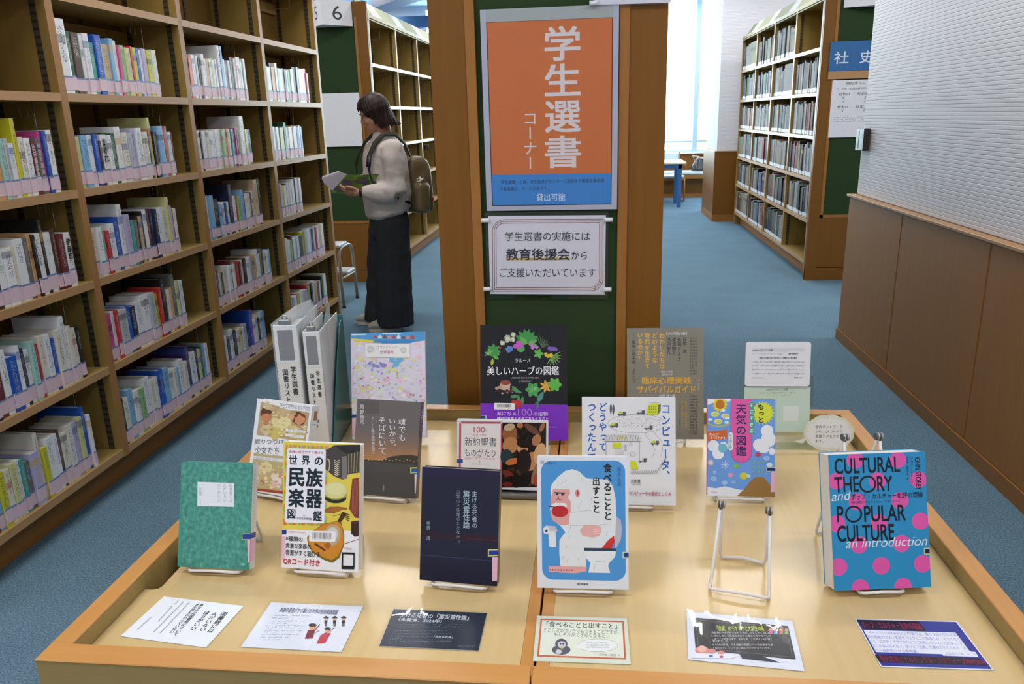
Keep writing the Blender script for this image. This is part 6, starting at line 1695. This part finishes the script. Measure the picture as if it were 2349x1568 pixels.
for lay in (0, 1):
    NL = 34
    for i in range(NL):
        a = 2 * PI * (i + .5 * lay) / NL + RH.uniform(-.04, .04)
        ang = abs((a + PI) % (2 * PI) - PI)
        if ang < .85: continue
        pts = [skull(a, t, 1.0 - .04 * lay) for t in (.18, .5, .85, 1.2, 1.5)]
        p = pts[-1]; out = Vector((p.x - c0.x, p.y - c0.y, 0)).normalized()
        Lh = (.030 if ang < 1.15 else .060 if ang < 1.4 else .105 if ang < 1.7 else .148) - RH.uniform(0, .016) - .010 * lay
        bk = max(0, (ang - 1.6) / 1.5)
        for q in (.33, .66, 1.0):
            fl = .050 * bk * q ** 2.2 - .010 * q * (1 - bk)
            pts.append(p + down * (Lh * q) + out * fl + uf * (-.010 * q * (ang > 1.0) - .022 * bk * q ** 2))
        mb.tube(pts, [.010, .013, .014, .014, .014, .0135, .012, .0045], HAIR, 8)
hro = local(obj('hair', mb, per)); remesh(hro, .0032, 2)
# fringe strands on the forehead and a few locks in front of the ears
mb = MB()
for k in range(15):
    a = -.95 + k * (1.9 / 14)
    t1 = 1.02 + .06 * math.sin(k * 2.3)
    mb.tube([skull(a * .5, .25), skull(a * .75, .55), skull(a * .95, .85), skull(a * 1.05, t1 + .05), skull(a * 1.12, t1 + .22 + .10 * abs(a))], [.009, .013, .013, .010, .003], HAIR, 8)
fo = local(obj('fringe', mb, per)); remesh(fo, .0032, 1)
# sweatshirt
SW, _nt, _b = newmat('grey_beige_jersey')
_nz = N(_nt, 'ShaderNodeTexNoise'); _nz.inputs['Scale'].default_value = 300
_nt.links.new(coords(_nt), _nz.inputs['Vector'])
_rr = ramp(_nt, _nz.outputs['Fac'], [(.3, lin('#cabfb9')), (.7, lin('#dbd1cb'))]); _nt.links.new(_rr.outputs[0], _b.inputs['Base Color']); _b.inputs['Roughness'].default_value = .9
mb = MB()
hem = torso_rings([(.0, 0, .820, .150, .125, .9), (.0, 0, .850, .185, .152, .85), (.0, 0, .93, .196, .160, .85), (.0, 0, 1.03, .188, .150, .85), (0, 0, 1.14, .190, .142, .85), (0, 0, 1.23, .195, .130, .85), (0, 0, 1.285, .180, .110, .9), (-.002, 0, 1.325, .120, .085, .95), (-.002, 0, 1.348, .078, .070, 1), (.002, 0, 1.375, .064, .064, 1)])
for q_, wt in ((0, 1), (1, 1), (2, .5)):
    for p_ in hem[q_]: p_.z -= wt * (.10 * (p_ - BC).dot(Fv) * 2.2 + .004)
mb.loft(hem, SW)
for a in (shL, shR): ellip(mb, a + Vector((0, 0, -.012)), (Vector((1, 0, 0)), Vector((0, 1, 0)), Vector((0, 0, 1))), .070, .070, .066, SW)
for a, b_, c in ((shL, elL, wrL), (shR, elR, wrR)):
    c2 = b_.lerp(c, .86)
    mb.tube([a - Lv * (.02 if a is shL else -.02) + Vector((0, 0, .0)), a.lerp(b_, .3), a.lerp(b_, .7), b_ + Vector((0, 0, -.008))], [.078, .078, .072, .070], SW, 18)
    mb.tube([b_, b_.lerp(c, .3), b_.lerp(c, .6), b_.lerp(c, .78), c2], [.070, .070, .060, .044, .038], SW, 18)
    mb.tube([c2, b_.lerp(c, .93)], [.036, .034], SW, 16)
so_ = local(obj('sweatshirt', mb, per)); remesh(so_, .008, 10, (.12, .026))
# trousers
TR = plain('#33363b', .9, .2, name='black_wool')
mb = MB()
mb.loft(torso_rings([(0, 0, .66, .16, .12, .9), (0, 0, .76, .172, .130, .9), (0, 0, .85, .160, .118, .9), (0, 0, .93, .150, .110, .9)]), TR)
for s_, ft in ((1, footL), (-1, footR)):
    rg = []
    for k in range(10):
        v = k / 9; c = BF(0, s_ * .078, .78).lerp(ft + Vector((.035, 0, .040)), v); n_ = 26
        rg.append([c + Lv * ((.092 + .012 * v) * math.cos(2 * PI * i / n_) * (1 + .05 * math.sin(i * .97 * 3 + s_) * v)) + Fv * ((.115 + .012 * v) * math.sin(2 * PI * i / n_) * (1 + .06 * math.sin(i * .97 * 4 + 2) * v)) for i in range(n_)])
    mb.loft(rg, TR)
to = local(obj('trousers', mb, per)); remesh(to, .009, 3, (.13, .022))
# shoes
SH = plain('#b4aea2', .7, name='shoe_canvas'); SO = plain('#cfcbc0', .6, name='shoe_sole')
for nm, ft, d in (('shoe', footL, Vector((-.98, -.12, 0))), ('shoe', footR, Vector((-.97, .10, 0)))):
    d = d.normalized(); sd = Vector((-d.y, d.x, 0))
    prof = [(-.080, .030, .055), (-.065, .040, .085), (-.02, .043, .092), (.04, .045, .084), (.09, .048, .066), (.13, .044, .054), (.160, .030, .040), (.17, .012, .026)]
    def ring(t, w, h_, z0): return [ft + d * t + sd * (w * math.cos(2 * PI * k / 16)) + Vector((0, 0, z0 + max(0, h_ * (.5 + .5 * math.sin(2 * PI * k / 16))))) for k in range(16)]
    sh = local(obj(nm, MB().loft([ring(t, w, h_, .018) for t, w, h_ in prof], SH), per, sub=1))
    sl_ = MB(); pts = [(-.082, .0), (-.07, .030), (-.02, .040), (.05, .042), (.11, .046), (.15, .034), (.168, .0), (.15, -.034), (.11, -.044), (.05, -.040), (-.02, -.036), (-.07, -.030)]
    n = len(pts); lo = [ft + d * t + sd * w + Vector((0, 0, .001)) for t, w in pts]; hi = [p + Vector((0, 0, .024)) for p in lo]
    sl_.add(lo + hi, [tuple(range(n))[::-1], tuple(range(n, 2 * n))] + [(i, (i + 1) % n, (i + 1) % n + n, i + n) for i in range(n)], SO)
    obj('sole', sl_, sh)
# wristwatch
wd = (elL - wrL).normalized()
local(obj('wristwatch', MB().tube([wrL + wd * .000, wrL + wd * .018], .0275, plain('#17171a', .4, name='watch_black'), 20), per))

# backpack
OL = plain('#5f5030', .55, .5, coat=.2, name='olive_nylon'); BKS = plain('#1f2022', .5, name='black_webbing')
BP = BF(-.215, .01, .80)
bp = empty('backpack', tuple(BP), (0, 0, math.atan2(Lv.y, Lv.x)), 'olive nylon backpack with side pocket worn by the reader', 'backpack')
mb = MB(); rg = []
for k in range(13):
    v = k / 12; z = .01 + .40 * v
    w = .130 * (1 - .38 * v * v) * (1 if 0 < k < 12 else .72); d = .085 * (1 + .15 * math.sin(PI * (1 - v) * .8)) * (1 if 0 < k < 12 else .6) * (1 - .5 * max(0, v - .7))
    rg.append([(w * math.copysign(abs(math.cos(2 * PI * i / 28)) ** .6, math.cos(2 * PI * i / 28)), d * math.copysign(abs(math.sin(2 * PI * i / 28)) ** .6, math.sin(2 * PI * i / 28)), z) for i in range(28)])
mb.loft(rg, OL)
b0 = obj('main_bag', mb, bp); md = b0.modifiers.new('s', 'SUBSURF'); md.levels = md.render_levels = 1
tx = bpy.data.textures.new('nylon_folds', 'CLOUDS'); tx.noise_scale = .09; d_ = b0.modifiers.new('d', 'DISPLACE'); d_.texture = tx; d_.strength = .016
PK = plain('#6f6140', .45, .5, coat=.3, name='olive_pocket')
mb = MB(); rg = []
for k in range(9):
    v = k / 8; z = .03 + .20 * v; q = (1 if 0 < k < 8 else .8)
    rg.append([(.118 + .045 * q * math.cos(2 * PI * i / 20), -.01 + .058 * q * math.sin(2 * PI * i / 20), z) for i in range(20)])
mb.loft(rg, PK); obj('side_pocket', mb, bp)
obj('front_pocket', MB().bbox(-.10, .10, -.115 - .01, -.075, .05, .25, OL, .02), bp)
obj('drawcord', MB().tube([(.13, .02, .235), (.150, -.005, .262), (.165, -.03, .245), (.145, -.05, .240), (.12, -.04, .255), (.14, -.02, .27)], .004, plain('#c9c8b9', .4, name='pale_cord'), 6), bp)
obj('cord_lock', MB().bbox(.135, .155, -.03, -.012, .238, .262, plain('#d6d8d2', .3, name='pale_lock'), .004), bp)
obj('tag', MB().bbox(.10, .118, .072, .080, .10, .125, plain('#c4562a', .5, name='orange_tag'), .002), bp)
def strap(sgn):
    pts = [BF(-.15, sgn * .075, 1.20), BF(-.12, sgn * .083, 1.28), BF(-.05, sgn * .092, 1.352), BF(.03, sgn * .098, 1.358), BF(.095, sgn * .104, 1.30), BF(.140, sgn * .112, 1.22), BF(.158, sgn * .130, 1.15)]
    w2 = [BF(.158, sgn * .130, 1.15), BF(.15, sgn * .17, 1.06), BF(.05, sgn * .20, .97), BF(-.10, sgn * .17, .90)]
    def ribbon(ps, wd_, th, m):
        mb = MB(); vs = []; n = len(ps)
        for i, p in enumerate(ps):
            t_ = (ps[min(i + 1, n - 1)] - ps[max(i - 1, 0)]).normalized(); o_ = (p - BF(0, 0, p.z - .05)).normalized(); sdv = t_.cross(o_).normalized(); on = sdv.cross(t_).normalized()
            if on.dot(o_) < 0: on = -on
            vs += [p + sdv * wd_ + on * .004, p - sdv * wd_ + on * .004, p - sdv * wd_ + on * (.004 + th), p + sdv * wd_ + on * (.004 + th)]
        fs = []
        for i in range(n - 1):
            for k in range(4): fs.append((4 * i + k, 4 * i + (k + 1) % 4, 4 * i + 4 + (k + 1) % 4, 4 * i + 4 + k))
        fs += [(3, 2, 1, 0), tuple(4 * (n - 1) + k for k in range(4))]
        inv = bp.matrix_basis.inverted() if False else (Matrix.Translation(BP) @ Matrix.Rotation(math.atan2(Lv.y, Lv.x), 4, 'Z')).inverted()
        mb.add([inv @ v for v in vs], fs, m, True)
        return mb
    o_ = obj('shoulder_strap', ribbon(pts, .016, .007, plain('#2f2e22', .7, name='strap_dark')), bp)
    obj('webbing', ribbon(w2, .010, .003, BKS), o_); obj('buckle', ribbon(pts[-2:], .014, .012, BKS), o_)
strap(1); strap(-1)
obj('grab_loop', MB().tube([(-.03, .085, .44), (-.02, .095, .475), (.02, .095, .475), (.03, .085, .44)], .006, BKS, 6), bp)

# magazine held open
mg = empty('magazine', (-1.66, 5.24, .98), (0, 0, 0), 'open magazine with a green cover held by the reader', 'magazine')
MO = Vector((-1.66, 5.24, .98))
def grid(c00, c10, c11, c01, bend, n=10, th=.003):
    vs = []; fs = []
    nn = (c10 - c00).cross(c01 - c00).normalized()
    for j in range(n + 1):
        for i in range(n + 1):
            u, v = i / n, j / n
            p = c00.lerp(c10, u).lerp(c01.lerp(c11, u), v) + nn * (bend * math.sin(PI * u))
            vs.append(p - MO)
    m_ = len(vs)
    vs += [p + nn * th for p in vs]
    for j in range(n):
        for i in range(n):
            a_ = j * (n + 1) + i; fs += [(a_, a_ + 1, a_ + n + 2, a_ + n + 1), (m_ + a_ + n + 1, m_ + a_ + n + 2, m_ + a_ + 1, m_ + a_)]
    return vs, fs
MAG, _nt, _b = newmat('magazine_cover')
_nz = N(_nt, 'ShaderNodeTexNoise'); _nz.inputs['Scale'].default_value = 9; _nz.inputs['Detail'].default_value = 4
_nt.links.new(coords(_nt, (1, 1, 2)), _nz.inputs['Vector'])
_rr = ramp(_nt, _nz.outputs['Fac'], [(.36, lin('#5d4a6a')), (.44, lin('#4f5f4a')), (.5, lin('#5f8a2e')), (.62, lin('#86a83a')), (.75, lin('#3f6a38'))]); _nt.links.new(_rr.outputs[0], _b.inputs['Base Color']); _b.inputs['Roughness'].default_value = .3
mb = MB()
vs, fs = grid(Vector((-1.805, 5.27, .985)), Vector((-1.56, 5.205, .972)), Vector((-1.425, 5.150, 1.108)), Vector((-1.655, 5.185, 1.108)), .010)
mb.add(vs, fs, MAG, True); obj('cover', mb, mg)
mb = MB()
MP = plain('#dfd9e6', .45, name='magazine_page')
vs, fs = grid(Vector((-1.802, 5.277, .987)), Vector((-1.565, 5.212, .976)), Vector((-1.432, 5.158, 1.106)), Vector((-1.653, 5.193, 1.106)), .008, th=.002); mb.add(vs, fs, MP, True)
# the far half: leaves curling over
A0, A1 = Vector((-1.803, 5.274, .988)), Vector((-1.655, 5.190, 1.106))
n = 9; vs = []; fs = []
for j in range(n + 1):
    v = j / n; p0 = A0.lerp(A1, v)
    for i in range(n + 1):
        a_ = (i / n) * 2.3
        vs.append(p0 + Vector((-.055 * math.sin(a_ * .9) * (1 + .2 * (1 - v)) - .012 * (i / n), .03 * (i / n) + .02 * (1 - v), (.085 * (i / n) + .022 * math.sin(a_)) * (1 - .75 * v))) - MO)
m_ = len(vs); vs += [p + Vector((.002, .004, .001)) for p in vs]
for j in range(n):
    for i in range(n):
        a_ = j * (n + 1) + i; fs += [(a_, a_ + n + 1, a_ + n + 2, a_ + 1), (m_ + a_ + 1, m_ + a_ + n + 2, m_ + a_ + n + 1, m_ + a_)]
mb.add(vs, fs, MP, True); obj('pages', mb, mg)
